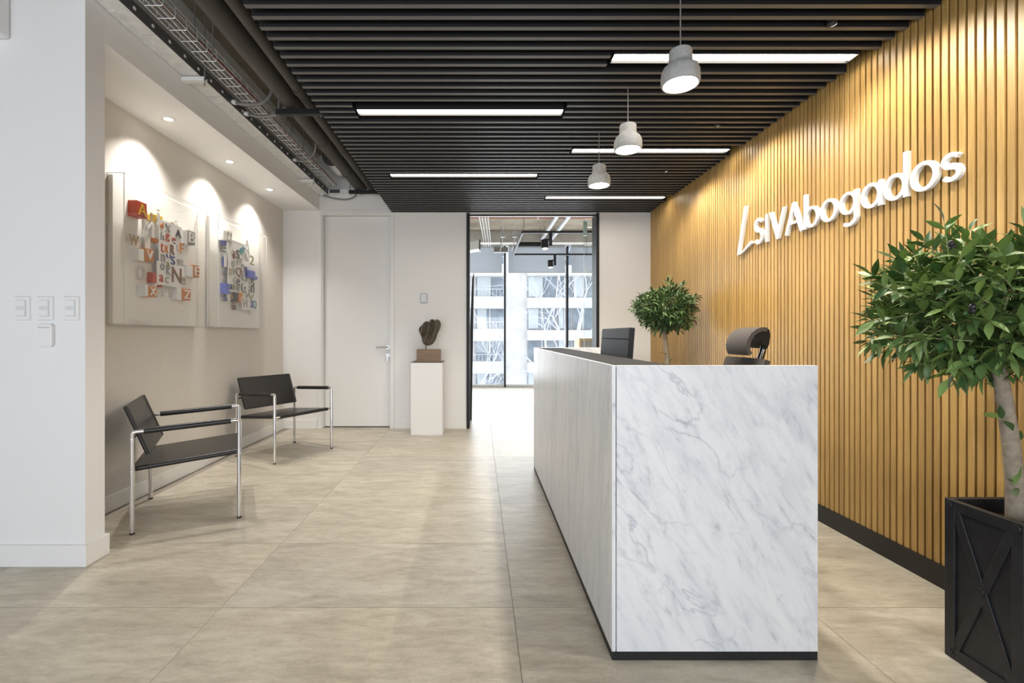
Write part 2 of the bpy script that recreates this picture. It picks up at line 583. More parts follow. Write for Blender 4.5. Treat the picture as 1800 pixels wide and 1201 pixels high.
bbf.box(XF - 0.03, XF + 0.014, YS + 0.12, YS + 0.135, 0, 0.104)
bbf = bbf.build('baseboard_front_left', 'white_trim', bevel=0.002)
struct(bbf, 'white baseboard wrapping the wall end with the switches', 'baseboard')

# ---- end wall with the door recess and the wide opening
DX0, DX1, DZ = -1.884, -1.055, 2.57
OX0, OX1, OZ = -0.15, 1.436, 2.585
wb = MB()
wb.box(XL - 0.12, DX0, YB, YB + 0.15, 0, ZC)
wb.box(DX0, DX1, YB, YB + 0.15, DZ, ZC)
wb.box(DX1, OX0, YB, YB + 0.15, 0, ZC)
wb.box(OX0, OX1, YB, YB + 0.15, OZ, ZC)
wb.box(OX1, XR + 0.1, YB, YB + 0.15, 0, ZC)
wb = wb.build('wall_back', 'white_paint')
struct(wb, 'white end wall with the door and the wide opening', 'wall')
bbb = MB()
bbb.box(XL + 0.012, DX0 - 0.055, YB - 0.012, YB, 0, 0.104)
bbb.box(DX1 + 0.04, OX0 + 0.012, YB - 0.012, YB, 0, 0.104)
bbb.box(OX1, XR, YB - 0.012, YB, 0, 0.104)
bbb = bbb.build('baseboard_back', 'white_trim', bevel=0.002)
struct(bbb, 'white baseboard along the end wall', 'baseboard')

# ---- right wall: backing, single oak slats, black baseboard
wr = MB().box(XR + 0.014, XR + 0.15, -2.7, YB, 0, ZC).build('wall_right', 'oak_backing')
struct(wr, 'tall wall clad in vertical oak slats carrying the white lettering', 'wall')
PITCH, SW = 0.037, 0.0275
sl_me = MB().box(0, 0.0145, 0, SW, 0.10, 2.70).mesh('slat')
n = int((YB - 0.6) / PITCH)
for k in range(n):
    link('slat', sl_me, 'oak_slat', wr, bevel=0.0012, seg=1, at=(XR, YB - (k + 1) * PITCH + 0.004, 0))
br = MB().box(XR - 0.008, XR + 0.03, 0.3, YB - 0.012, 0, 0.10).build('baseboard_right', 'black_baseboard')
struct(br, 'black baseboard under the oak slats', 'baseboard')

# ---- slatted ceiling, slats interrupted by the light strips
STRIPS = [(0.705, 1.985, 2.504), (-0.80, 0.552, 3.111), (0.74, 1.985, 3.763), (-0.815, 0.535, 4.343), (0.71, 1.985, 5.049)]
sp = MB().box(-1.03, XR, 0.9, YB, ZS + 0.115, ZS + 0.13).build('ceiling_slatted', 'black_void')  # black board put in for the dark void above the slats
struct(sp, 'dropped ceiling of dark metal slats', 'ceiling')
SP, ST = 0.0767, 0.026
seg_me = {}
for k in range(62):
    y0 = YB - 0.03 - k * SP
    cuts = sorted([(a - 0.012, b2 + 0.012) for a, b2, ys in STRIPS if abs(y0 + ST / 2 - ys) < 0.086])
    x = -1.045
    spans = []
    for a, b2 in cuts:
        spans.append((x, a))
        x = b2
    spans.append((x, XR - 0.004))
    for a, b2 in spans:
        ln = round(b2 - a, 3)
        if ln < 0.05:
            continue
        if ln not in seg_me:
            seg_me[ln] = MB().box(0, ln, 0, ST, 0, 0.11).mesh('slat')
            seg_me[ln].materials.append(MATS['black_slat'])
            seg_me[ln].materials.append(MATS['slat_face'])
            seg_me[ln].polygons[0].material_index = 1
        link('slat', seg_me[ln], 'black_slat', sp, at=(a, y0, ZS))

def strip_label(k):
    return ['nearest bright linear light, reaching the oak wall behind the first pendant',
            'large left linear light in the slatted ceiling, beside the pipes',
            'middle right linear light crossing behind the second pendant lamp',
            'far left linear light in the slatted ceiling, toward the end wall',
            'farthest linear light, just in front of the glazed opening'][k]
for k, (a, b2, ys) in enumerate(STRIPS):
    t_ = thing('linear_light', strip_label(k), 'ceiling light', ((a + b2) / 2, ys, ZS), group='recessed linear lights')
    L = (b2 - a) / 2
    h = MB().box(-L, L, -0.046, -0.040, 0.0, 0.09).box(-L, L, 0.040, 0.046, 0.0, 0.09).box(-L, L, -0.040, 0.040, 0.05, 0.09)
    h.box(-L, -L + 0.004, -0.040, 0.040, 0.0, 0.05).box(L - 0.004, L, -0.040, 0.040, 0.0, 0.05)
    h.build('housing', 'black_steel', t_)
    MB().box(-L + 0.004, L - 0.004, -0.033, 0.033, 0.010, 0.03).build('diffuser', 'led_diffuser', t_)

# ---- rear of the room behind the camera
rw = MB().box(-4.2, XR + 0.1, -2.75, -2.62, 0, 0.25).box(-4.2, XR + 0.1, -2.75, -2.62, 2.05, ZC)
rw.box(-4.2, -3.5, -2.75, -2.62, 0.25, 2.05).box(2.0, XR + 0.1, -2.75, -2.62, 0.25, 2.05)
rw = rw.build('wall_rear', 'white_paint')
struct(rw, 'white wall with the window band opposite the desk', 'wall')
ww = MB().box(-4.32, -4.2, -2.75, YS, 0, ZC).build('wall_far_left', 'white_paint')
struct(ww, 'white side wall of the waiting area', 'wall')

# ------------------------------------------------------------------ door
dr = bpy.data.objects.new('door_1', None)
COL.objects.link(dr)
dr.location = ((DX0 + DX1) / 2, YB, 0)
struct(dr, 'tall flush white door with a steel lever handle', 'door')
hw = (DX1 - DX0) / 2
fr = MB()
fr.box(-hw - 0.045, -hw + 0.0, -0.012, 0.0, 0, DZ + 0.04).box(hw, hw + 0.038, -0.012, 0.0, 0, DZ + 0.04).box(-hw, hw, -0.012, 0.0, DZ, DZ + 0.04)
fr.box(-hw, -hw + 0.012, 0, 0.14, 0, DZ).box(hw - 0.012, hw, 0, 0.14, 0, DZ).box(-hw + 0.012, hw - 0.012, 0, 0.14, DZ - 0.012, DZ)
fr.build('frame', 'white_lacquer', dr, bevel=0.0015)
leaf = MB().box(-hw + 0.014, hw - 0.014, 0.075, 0.115, 0.012, DZ - 0.014).build('leaf', 'white_lacquer', dr, bevel=0.002)
MB().box(-hw + 0.012, hw - 0.012, 0.118, 0.128, 0.0, DZ - 0.012).build('gap_backing', 'black_steel', dr)  # black sheet across the opening, makes the gaps round the leaf dark
hx, hz = hw - 0.05, 0.972
hd = MB().tube([(hx, 0.075, hz), (hx, 0.062, hz)], 0.027, 24).tube([(hx, 0.062, hz), (hx, 0.03, hz)], 0.011, 16)
hd.tube([(hx + 0.008, 0.03, hz), (hx - 0.135, 0.03, hz)], 0.0095, 16)
h_ = hd.build('handle', 'brushed_steel', leaf, smooth=True)
lk = MB().tube([(hx, 0.075, hz - 0.10), (hx, 0.064, hz - 0.10)], 0.026, 24).box(hx - 0.006, hx + 0.006, 0.058, 0.064, hz - 0.122, hz - 0.085)
lk.build('lock', 'brushed_steel', leaf, smooth=True)
ky = MB().box(hx - 0.002, hx + 0.002, 0.035, 0.06, hz - 0.112, hz - 0.088)
ky.box(hx - 0.009, hx + 0.004, 0.046, 0.049, hz - 0.175, hz - 0.115).box(hx - 0.002, hx + 0.009, 0.051, 0.054, hz - 0.165, hz - 0.115)
ky.build('key', 'brushed_steel', leaf)

# ------------------------------------------------------------------ glazed opening: black steel frame, glass door
of = bpy.data.objects.new('door_2', None)
COL.objects.link(of)
of.location = ((OX0 + OX1) / 2, YB, 0)
struct(of, 'black steel framed glazed opening to the far office', 'door')
ow = (OX1 - OX0) / 2
MB().box(-ow, -ow + 0.04, -0.015, 0.16, 0, OZ - 0.01).build('post', 'black_steel', of, bevel=0.002)
MB().box(ow - 0.035, ow, -0.015, 0.20, 0, OZ - 0.01).build('post', 'black_steel', of, bevel=0.002)
MB().box(-ow + 0.04, ow - 0.035, 0.02, 0.045, OZ - 0.035, OZ - 0.02).build('rail', 'black_steel', of)
MB().box(-ow + 0.04, ow - 0.035, 0.0, 0.15, OZ - 0.018, OZ - 0.001).build('head', 'white_trim', of)
gl = MB().box(ow - 0.155, ow - 0.035, 0.10, 0.11, 0.008, OZ - 0.05).build('glass_panel', 'window_glass', of)
plain('glass_edge', (0.28, 0.40, 0.36), 0.2)
MB().box(ow - 0.157, ow - 0.154, 0.10, 0.11, 0.008, OZ - 0.05).build('glass_edge', 'glass_edge', gl)
MB().box(ow - 0.165, ow - 0.12, 0.09, 0.12, 2.33, 2.50).build('patch_fitting', 'glass_edge', of)

# ------------------------------------------------------------------ reception desk
DKX0, DKX1, DKY0, DKY1, DKZ = 0.457, 1.166, 1.624, 3.939, 1.015
dk = thing('reception_desk', 'white veined marble reception desk with black plinth and dark top', 'desk', (DKX0, DKY0, 0))
W, Ld, K = DKX1 - DKX0, DKY1 - DKY0, 0.030
MB().box(0, 0.0135, 0, 1.234, K, DKZ).build('front_panel', 'marble_front', dk, bevel=0.0015)
MB().box(0, 0.0135, 1.237, Ld, K, DKZ).build('front_panel', 'marble_front', dk, bevel=0.0015)
MB().box(0.0165, W, 0, 0.02, K, DKZ).build('end_panel', 'marble_end', dk, bevel=0.0015)
MB().box(0.0165, W, Ld - 0.02, Ld, K, DKZ).build('end_panel', 'marble_end', dk, bevel=0.0015)
MB().box(0.0015, 0.06, 0.03, Ld - 0.03, 0, K).box(0.0015, W - 0.001, 0.001, 0.03, 0, K).box(0.0015, W - 0.001, Ld - 0.03, Ld - 0.001, 0, K).build('plinth', 'black_steel', dk)
MB().box(0.0137, 0.235, 0.021, Ld - 0.021, DKZ - 0.035, DKZ - 0.003).build('countertop', 'desk_black', dk)
MB().box(0.0137, 0.03, 0.021, Ld - 0.021, K, DKZ - 0.036).box(0.2, 0.225, 0.021, Ld - 0.021, 0.74, DKZ - 0.036).build('carcass', 'desk_black', dk)
MB().box(0.031, W - 0.01, 0.021, Ld - 0.021, 0.70, 0.738).build('work_surface', 'desk_black', dk)

# ------------------------------------------------------------------ monitor
mo = thing('computer_monitor', 'black computer monitor seen from behind on the marble desk', 'monitor', (0.775, 2.70, 0.738), R(-2))
tl = Matrix.Rotation(R(4), 4, 'Y')
def mpart(mb, name, mat, parent, off=(0, 0, 0.21), bevel=0.004):
    mb.v = [tuple(tl @ Vector(p) + Vector(off)) for p in mb.v]
    return mb.build(name, mat, parent, bevel=bevel)
sh = mpart(MB().box(-0.016, 0.012, -0.31, 0.31, -0.17, 0.21), 'shell', 'monitor_black', mo)
mpart(MB().box(-0.019, -0.0155, -0.295, 0.295, 0.148, 0.152), 'vent_groove', 'black_void', sh, bevel=0)
mpart(MB().box(0.0122, 0.014, -0.295, 0.295, -0.155, 0.195), 'screen', 'chair_black', mo, bevel=0)
MB().box(-0.03, 0.0, -0.03, 0.03, 0.012, 0.2).build('stand', 'monitor_black', mo, bevel=0.004)
MB().box(-0.06, 0.14, -0.12, 0.12, 0, 0.012).build('foot', 'monitor_black', mo, bevel=0.004)

# ------------------------------------------------------------------ office chair behind the desk
oc = thing('office_chair', 'dark grey task chair with curved headrest behind the marble desk', 'office chair', (1.50, 2.70, 0))
def ribbon(prof, y0, y1, th, name, mat, parent, ny=8, bow=0.0):
    """curved pad: profile in x-z swept along y, th thick"""
    n = len(prof)
    nr = []
    for i in range(n):
        a, b_ = Vector(prof[max(i - 1, 0)]), Vector(prof[min(i + 1, n - 1)])
        d = (b_ - a).normalized()
        nr.append((-d.y, d.x))
    loop = [(p[0] + q[0] * th / 2, p[1] + q[1] * th / 2) for p, q in zip(prof, nr)] + [(p[0] - q[0] * th / 2, p[1] - q[1] * th / 2) for p, q in reversed(list(zip(prof, nr)))]
    rows = []
    for j in range(ny + 1):
        s_ = j / ny
        y = y0 + (y1 - y0) * s_
        e = bow * (1 - (2 * s_ - 1) ** 2)
        rows.append([(x + e, y, z) for x, z in loop])
    mb = MB().grid(rows, close=True)
    k = len(loop)
    mb.f.append(tuple(range(k)))
    mb.f.append(tuple(ny * k + i for i in range(k)))
    return mb.build(name, mat, parent, smooth=True)
hp = [(0.088, 1.150), (0.062, 1.152), (0.035, 1.143), (0.008, 1.122), (-0.010, 1.092), (-0.018, 1.062), (-0.016, 1.035), (-0.004, 1.012)]
hr = ribbon(hp, -0.10, 0.115, 0.022, 'headrest', 'mesh_grey', oc, bow=-0.012)
fm = MB().grid([[(0.082, y, 1.160), (0.100, y, 1.150), (0.106, y, 1.12), (0.100, y, 1.07), (0.088, y, 1.045), (0.060, y, 1.072), (0.03, y, 1.112), (0.032, y, 1.138)] for y in (-0.098, -0.05, 0.05, 0.11)], close=True)
fm.f += [tuple(range(8)), tuple(24 + k for k in range(8))]
fm.build('headrest_bracket', 'chair_black', oc, smooth=True)
MB().tube([(0.094, -0.07, 1.10), (0.084, -0.06, 1.02), (0.074, -0.03, 0.94), (0.072, 0, 0.80), (0.088, 0, 0.60), (0.06, 0, 0.43)], [0.017, 0.016, 0.018, 0.02, 0.022, 0.024], 14).build('spine', 'chair_black', oc, smooth=True)
MB().tube([(0.076, -0.088, 1.04), (0.066, -0.078, 0.99), (0.056, -0.05, 0.93)], 0.006, 10).build('spine_highlight', 'chrome', oc, smooth=True)  # added chrome sliver, stands in for the silver highlight on the spine
bpf = [(0.030, 0.985), (0.012, 0.93), (0.0, 0.85), (-0.008, 0.76), (-0.012, 0.66), (-0.004, 0.56), (0.016, 0.49)]
ribbon(bpf, -0.20, 0.20, 0.03, 'backrest', 'mesh_grey', oc, bow=0.03)
ribbon([(0.0, 0.475), (-0.12, 0.47), (-0.25, 0.47), (-0.38, 0.474), (-0.44, 0.462), (-0.46, 0.44)], -0.23, 0.23, 0.05, 'seat', 'mesh_grey', oc)
for s_ in (-1, 1):
    am = MB().tube([(-0.2, s_ * 0.2, 0.44), (-0.2, s_ * 0.27, 0.44), (-0.2, s_ * 0.28, 0.64)], 0.014, 10)
    a_ = am.build('arm', 'chair_black', oc, smooth=True)
    MB().box(-0.32, -0.08, s_ * 0.28 - 0.04, s_ * 0.28 + 0.04, 0.64, 0.67).build('arm_pad', 'chair_black', a_, bevel=0.01)
MB().tube([(-0.2, 0, 0.10), (-0.2, 0, 0.42)], 0.025, 16).build('gas_column', 'chrome', oc, smooth=True)
for k in range(5):
    a = R(72 * k + 20)
    e = Vector((-0.2 + 0.31 * math.cos(a), 0.31 * math.sin(a), 0.075))
    l_ = MB().bar((-0.2, 0, 0.105), e, 0.045, 0.03).build('base_arm', 'chair_black', oc, bevel=0.006)
    MB().tube([e + Vector((0, -0.022, -0.045)), e + Vector((0, 0.022, -0.045))], 0.03, 18).build('caster', 'chair_black', l_, smooth=True)

# ------------------------------------------------------------------ lounge chairs (chrome tube, black leather)
def lounge_chair(label, loc, rz):
    """front is +x, width along y; origin between the feet"""
    D, Wd, TR = 0.536, 0.645, 0.0125
    t_ = thing('lounge_chair', label, 'armchair', loc, rz, 'chrome and black leather lounge chairs')
    xb, xf, yl, yr = -D / 2, D / 2, -Wd / 2, Wd / 2
    zb, zf = 0.574, 0.600
    for y in (yl, yr):
        lb = MB().tube([(xb, y, 0.008), (xb, y, zb - 0.012), (xb + 0.004, y, zb - 0.003), (xb + 0.012, y, zb)], TR, 14).build('leg', 'chrome', t_, smooth=True)
        lf = MB().tube([(xf, y, 0.008), (xf, y, zf - 0.012), (xf - 0.004, y, zf - 0.003), (xf - 0.012, y, zf)], TR, 14).build('leg', 'chrome', t_, smooth=True)
        for l_, x in ((lb, xb), (lf, xf)):
            MB().tube([(x, y, 0), (x, y, 0.010)], TR + 0.0008, 14).build('foot_cap', 'chair_black', l_, smooth=True)
        ar = MB().tube([(xb + 0.010, y, zb), (xf - 0.010, y, zf)], TR - 0.001, 14).build('arm_rail', 'chrome', t_, smooth=True)
        zz = lambda x: zb + (zf - zb) * (x - xb) / D
        MB().tube([(xb + 0.055, y, zz(xb + 0.055)), (xf - 0.045, y, zz(xf - 0.045))], TR + 0.0045, 16).build('arm_sleeve', 'leather_black', ar, smooth=True)
        o_ = -1 if y < 0 else 1
        for l_, x, z in ((lb, xb, 0.535), (lb, xb, 0.355), (lf, xf, 0.398)):
            MB().tube([(x, y + o_ * 0.010, z), (x, y + o_ * 0.0165, z)], 0.0065, 12).build('bolt', 'brushed_steel', l_, smooth=True)
    MB().tube([(xf, yl, 0.398), (xf, yr, 0.398)], 0.009, 12).build('seat_rail', 'chrome', t_, smooth=True)
    MB().tube([(xb, yl, 0.355), (xb, yr, 0.355)], 0.009, 12).build('seat_rail', 'chrome', t_, smooth=True)
    MB().tube([(xb, yl, 0.535), (xb, yr, 0.535)], 0.009, 12).build('back_rail', 'chrome', t_, smooth=True)
    # seat sling: wraps the front and rear rails, rolled hems at both sides
    y0, y1 = yl + 0.055, yr - 0.055
    se = MB().hexa([(xb - 0.006, y0, 0.356), (xf + 0.006, y0, 0.400), (xf + 0.006, y1, 0.400), (xb - 0.006, y1, 0.356),
                    (xb - 0.006, y0, 0.368), (xf + 0.006, y0, 0.411), (xf + 0.006, y1, 0.411), (xb - 0.006, y1, 0.368)])
    se.tube([(xf, y0, 0.398), (xf, y1, 0.398)], 0.0155, 16).tube([(xb, y0, 0.355), (xb, y1, 0.355)], 0.0145, 16)
    seat = se.build('seat', 'leather_black', t_, smooth=True)
    for y in (y0, y1):
        MB().tube([(xb - 0.004, y, 0.354), (xf + 0.004, y, 0.397)], 0.0145, 14).build('hem', 'leather_black', seat, smooth=True)
    # back panel, leaning backwards
    bx0, bz0, bx1, bz1 = xb + 0.068, 0.438, xb - 0.038, 0.712
    dv = Vector((bx1 - bx0, 0, bz1 - bz0)).normalized()
    nv = Vector((dv.z, 0, -dv.x)) * 0.006
    y0, y1 = yl + 0.045, yr - 0.045
    q = [Vector((bx0, y0, bz0)), Vector((bx0, y1, bz0)), Vector((bx1, y1, bz1)), Vector((bx1, y0, bz1))]
    bk_ = MB().hexa([p - nv for p in q] + [p + nv for p in q]).build('backrest', 'leather_black', t_, bevel=0.003)
    for y in (y0, y1):
        MB().tube([(bx0, y, bz0 - 0.002), (bx1, y, bz1 + 0.002)], 0.0125, 14).build('hem', 'leather_black', bk_, smooth=True)
    for x, z in ((bx0, bz0), (bx1, bz1)):
        MB().tube([(x, y0, z), (x, y1, z)], 0.0075, 10).build('edge_seam', 'leather_black', bk_, smooth=True)
    return t_
lounge_chair('nearer chrome and black leather lounge chair, turned toward the door', (-1.856, 3.060, 0), R(27.2))
lounge_chair('farther chrome and black leather lounge chair, below the second artwork', (-1.847, 4.507, 0), R(-29.5))

# ------------------------------------------------------------------ pedestal, sculpture
pd = thing('pedestal', 'plain white square pedestal under the dark sculpture', 'pedestal', (-0.586, 5.455, 0))
MB().box(-0.1775, 0.1775, -0.17, 0.17, 0, 0.809).build('body', 'white_lacquer', pd, bevel=0.002)
MB().box(-0.179, 0.179, -0.172, 0.172, 0.809, 0.814).build('top_plate', 'bronze', pd)
sp_ = thing('sculpture', 'dark ribbed shell-like sculpture on a wooden block', 'sculpture', (-0.575, 5.42, 0.814))
MB().box(-0.133, 0.133, -0.065, 0.065, 0, 0.142).build('wood_block', 'walnut_block', sp_, bevel=0.002)
MB().tube([(-0.035, 0, 0.142), (-0.035, 0, 0.215)], 0.005, 10).build('rod', 'black_steel', sp_, smooth=True)
def sculpt():
    # outline of the shell in x-z, read bottom, left side, lobed top, right side
    out = [(-0.03, 0.185), (-0.065, 0.205), (-0.08, 0.245), (-0.085, 0.285), (-0.105, 0.33), (-0.115, 0.365), (-0.10, 0.40), (-0.075, 0.425),
           (-0.05, 0.455), (-0.02, 0.462), (0.005, 0.452), (0.012, 0.475), (0.035, 0.488), (0.06, 0.480), (0.072, 0.465), (0.085, 0.486),
           (0.11, 0.478), (0.133, 0.45), (0.138, 0.42), (0.128, 0.375), (0.10, 0.325), (0.085, 0.275), (0.068, 0.235), (0.04, 0.20), (0.0, 0.184)]
    c = Vector((-0.005, 0.31))
    no, m_ = len(out), 14
    sub = []
    for i in range(no):                 # Catmull-Rom refine
        p0, p1, p2, p3 = [Vector(out[(i + k) % no]) for k in (-1, 0, 1, 2)]
        for s_ in (0, 0.5):
            sub.append(0.5 * ((2 * p1) + (p2 - p0) * s_ + (2 * p0 - 5 * p1 + 4 * p2 - p3) * s_ ** 2 + (3 * p1 - p0 - 3 * p2 + p3) * s_ ** 3))
    mb = MB()
    rows = []
    ns = len(sub)
    for j in range(-m_, m_ + 1):
        if abs(j) == m_:
            pass
        s_ = math.cos(math.pi / 2 * j / m_)
        row = []
        for p in sub:
            q_ = c + (p - c) * max(s_, 0.02)
            dx, dz = q_.x - 0.0, q_.y - 0.17
            lat = (q_.x * 0.93 - dz * 0.36) + 0.10 * dz * dz * 4     # across the ribs
            rib = math.sin(lat * 92 + 0.6) * 0.027 * min(1, dz / 0.12) * min(1.0, (1 - abs(s_) * 0.6) * 1.8)
            side = 1 if j > 0 else -1
            th = 0.055 * math.sin(math.pi / 2 * abs(j) / m_) if j else 0
            row.append((q_.x, side * (th + (rib if j else 0)), q_.y))
        rows.append(row)
    mb.grid(rows, close=True)
    mb.f.append(tuple(range(ns)))
    mb.f.append(tuple((2 * m_) * ns + k for k in range(ns)))
    return mb.build('shell', 'bronze', sp_, smooth=True)
sculpt()

# ------------------------------------------------------------------ switches, intercom, thermostat
def switch(label, x, group):
    t_ = thing('light_switch', label, 'light switch', (x, YS, 1.249), 0, group)
    MB().hexa([(-0.041, 0, -0.06), (0.041, 0, -0.06), (0.041, 0, 0.06), (-0.041, 0, 0.06), (-0.036, -0.009, -0.055), (0.036, -0.009, -0.055), (0.036, -0.009, 0.055), (-0.036, -0.009, 0.055)]).build('plate', 'white_plastic', t_, bevel=0.002)
    MB().box(-0.024, 0.024, -0.0115, -0.009, -0.041, 0.041).build('insert', 'switch_insert', t_, bevel=0.001)
    for z in (-0.021, 0.023):
        MB().box(-0.021, 0.021, -0.0145, -0.0115, z - 0.014, z + 0.014).build('rocker', 'white_plastic', t_, bevel=0.001)
switch('white double light switch, leftmost of the three', -2.212, 'switches on the wall end')
switch('white double light switch, middle of the three above the small reader', -2.100, 'switches on the wall end')
switch('white double light switch, rightmost of the three by the wall edge', -1.974, 'switches on the wall end')
ic = thing('card_reader', 'small white rounded reader below the middle light switch', 'reader', (-2.094, YS, 1.118))
MB().prism([(0.038 * cx, 0.056 * cz) for cx, cz in [(-1, -0.85), (-0.8, -1), (0.8, -1), (1, -0.85), (1, 0.85), (0.8, 1), (-0.8, 1), (-1, 0.85)]], lambda u, v_, d: (u, d, v_), 0, -0.02).build('body', 'white_plastic', ic, bevel=0.004)
MB().box(-0.028, 0.028, -0.0215, -0.02, 0.036, 0.04).build('slot', 'grey_plastic', ic)
th = thing('wall_thermostat', 'small grey framed panel on the wall above the sculpture', 'thermostat', (-0.659, YB, 1.56))
MB().prism([(0.044 * cx, 0.061 * cz) for cx, cz in [(-1, -0.8), (-0.75, -1), (0.75, -1), (1, -0.8), (1, 0.8), (0.75, 1), (-0.75, 1), (-1, 0.8)]], lambda u, v_, d: (u, d, v_), 0, -0.018).build('frame', 'grey_plastic', th, bevel=0.003)
MB().box(-0.032, 0.032, -0.0195, -0.018, -0.045, 0.048).build('screen', 'screen_pale', th)
for z in (0.02, 0.0, -0.02):
    MB().box(0.020, 0.026, -0.0205, -0.0195, z - 0.003, z + 0.004).build('mark', 'grey_plastic', th)
ws = thing('wall_switch', 'white switch plate half hidden behind the sculpture', 'light switch', (-0.66, YB, 1.30))
MB().box(-0.038, 0.038, -0.009, 0, -0.045, 0.045).build('plate', 'white_plastic', ws, bevel=0.003)
MB().box(-0.018, 0.018, -0.013, -0.009, -0.03, 0.03).build('rocker', 'white_trim', ws, bevel=0.001)

# ------------------------------------------------------------------ pendant lamps
def spot(name, loc, power, angle, blend, color, parent, size=0.03, rot=(0, 0, 0)):
    d = bpy.data.lights.new(name, 'SPOT')
    d.energy = power
    d.spot_size = R(angle)
    d.spot_blend = blend
    d.color = color
    d.shadow_soft_size = size
    o = bpy.data.objects.new(name, d)
    COL.objects.link(o)
    o.parent = parent
    o.location = loc
    o.rotation_euler = rot
    return o
for y, lab in ((2.063, 'nearest and largest concrete pendant lamp above the desk'), (2.79, 'middle concrete pendant lamp above the desk'), (3.46, 'farthest and smallest concrete pendant lamp above the desk')):
    p_ = thing('pendant_lamp', lab, 'pendant lamp', (0.88, y, 2.212), group='concrete pendant lamps over the desk')
    prof = [(0.070, 0.004), (0.0725, 0.0), (0.0775, 0.0), (0.080, 0.006), (0.081, 0.03), (0.079, 0.056), (0.071, 0.074), (0.057, 0.086), (0.050, 0.094), (0.0485, 0.11),
            (0.0485, 0.143), (0.046, 0.149), (0.036, 0.153), (0.012, 0.154), (0.0, 0.154)]
    inner = [(0.0, 0.10), (0.035, 0.095), (0.052, 0.075), (0.066, 0.05), (0.070, 0.03), (0.070, 0.004)]
    MB().lathe(inner[:-1] + prof, n=48).build('shade', 'cast_concrete', p_, smooth=True)
    MB().tube([(0, 0, 0.152), (0, 0, ZS + 0.12 - 2.212)], 0.0032, 8).build('cord', 'conduit_grey', p_, smooth=True)
    MB().tube([(0, 0, 0.150), (0, 0, 0.166)], 0.008, 14).build('cord_grip', 'brushed_steel', p_, smooth=True)
    MB().lathe([(0.0, 0.018), (0.030, 0.018), (0.052, 0.024), (0.060, 0.034), (0.062, 0.046), (0.0, 0.05)], n=32).build('bulb', 'lamp_glow', p_, smooth=True)
    spot('pendant_beam', (0, 0, 0.012), PENDANT_W, 150, 0.35, (1.0, 0.92, 0.80), p_, 0.05)

# ------------------------------------------------------------------ small wall-wash spots hidden between the slats by the oak wall
for k, lab in ((19, 'small black spotlight in the slats nearest the end wall, washing the oak'), (31, 'small black spotlight in the slats above the start of the lettering'),
               (45, 'small black spotlight in the slats above the end of the lettering'), (57, 'small black spotlight in the slats above the large potted tree')):
    y = YB - 0.03 - k * SP + ST + (SP - ST) / 2
    w_ = thing('wall_wash_spotlight', lab, 'spotlight', (1.66, y, ZS), group='wall-wash spots in the slatted ceiling')
    MB().lathe([(0.0, 0.085), (0.021, 0.085), (0.021, -0.006), (0.018, -0.006), (0.018, 0.07), (0.0, 0.07)], n=24).build('can', 'black_steel', w_, smooth=True)
    MB().lathe([(0.0, 0.062), (0.016, 0.062), (0.016, 0.066), (0.0, 0.066)], n=20).build('lens', 'downlight_glow', w_, smooth=True)
    spot('wall_wash_beam', (0, 0, -0.012), WASH_W, 136, 0.6, (1.0, 0.93, 0.80), w_, 0.02, (0, R(-14), 0))

# ------------------------------------------------------------------ recessed downlights
for y, lab in ((3.254, 'recessed downlight nearest, above the first artwork'), (4.055, 'recessed downlight between the two artworks'), (4.83, 'recessed downlight farthest, above the second artwork')):
    d_ = thing('recessed_downlight', lab, 'downlight', (-2.14, y, ZN), group='downlights over the artworks')
    MB().lathe([(0.026, 0.0), (0.028, -0.004), (0.044, -0.004), (0.046, 0.0)], n=28).build('ring', 'white_plastic', d_, smooth=True)
    MB().lathe([(0.0, -0.002), (0.026, -0.002), (0.026, 0.0)], n=28).build('lens', 'downlight_glow', d_, smooth=True)
    spot('downlight_beam', (0, 0, -0.012), DOWN_W, 114, 1.0, (1.0, 0.94, 0.86), d_, 0.02)

# ------------------------------------------------------------------ wall lettering
sg = thing('wall_lettering', 'white raised letters and check-shaped logo on the oak slat wall', 'sign', (XR, 0, 1.778))
TH = 0.020
def wl(u, v_, d):       # u runs to the reader's right, that is toward -y
    return (-d, -u, v_)
def ribbon_poly(pts, widths):
    n = len(pts)
    l_, r_ = [], []
    for i in range(n):
        d = (Vector(pts[min(i + 1, n - 1)]) - Vector(pts[max(i - 1, 0)])).normalized()
        nn = Vector((-d.y, d.x)) * widths[i] / 2
        l_.append(Vector(pts[i]) + nn)
        r_.append(Vector(pts[i]) - nn)
    return l_, r_
def stroke(mb, pts, w, d1=TH):
    ws_ = w if isinstance(w, list) else [w] * len(pts)
    l_, r_ = ribbon_poly(pts, ws_)
    for i in range(len(pts) - 1):
        poly = [l_[i], l_[i + 1], r_[i + 1], r_[i]]
        mb.add([wl(p.x, p.y, 0.0) for p in poly] + [wl(p.x, p.y, d1) for p in poly],
               [(4, 5, 6, 7), (0, 1, 5, 4), (2, 3, 7, 6)] + ([(3, 0, 4, 7)] if i == 0 else []) + ([(1, 2, 6, 5)] if i == len(pts) - 2 else []))
def ring(mb, c, ro, rix, riy, d1=TH, n=48, roy=None):
    roy = roy or ro
    rows = []
    for k in range(n + 1):
        a = 2 * math.pi * k / n
        ca, sa = math.cos(a), math.sin(a)
        rows.append([wl(c[0] + ro * ca, c[1] + roy * sa, 0), wl(c[0] + ro * ca, c[1] + roy * sa, d1), wl(c[0] + rix * ca, c[1] + riy * sa, d1), wl(c[0] + rix * ca, c[1] + riy * sa, 0)])
    mb.grid(rows)
def poly(mb, pts, d1=TH):
    mb.prism(pts, wl, 0, d1)
def letter(mb):
    mb.build('letter', 'sign_white', sg, smooth=True, recalc=True)
CAP, XH, ASC, SWD = 0.196, 0.130, 0.216, 0.023
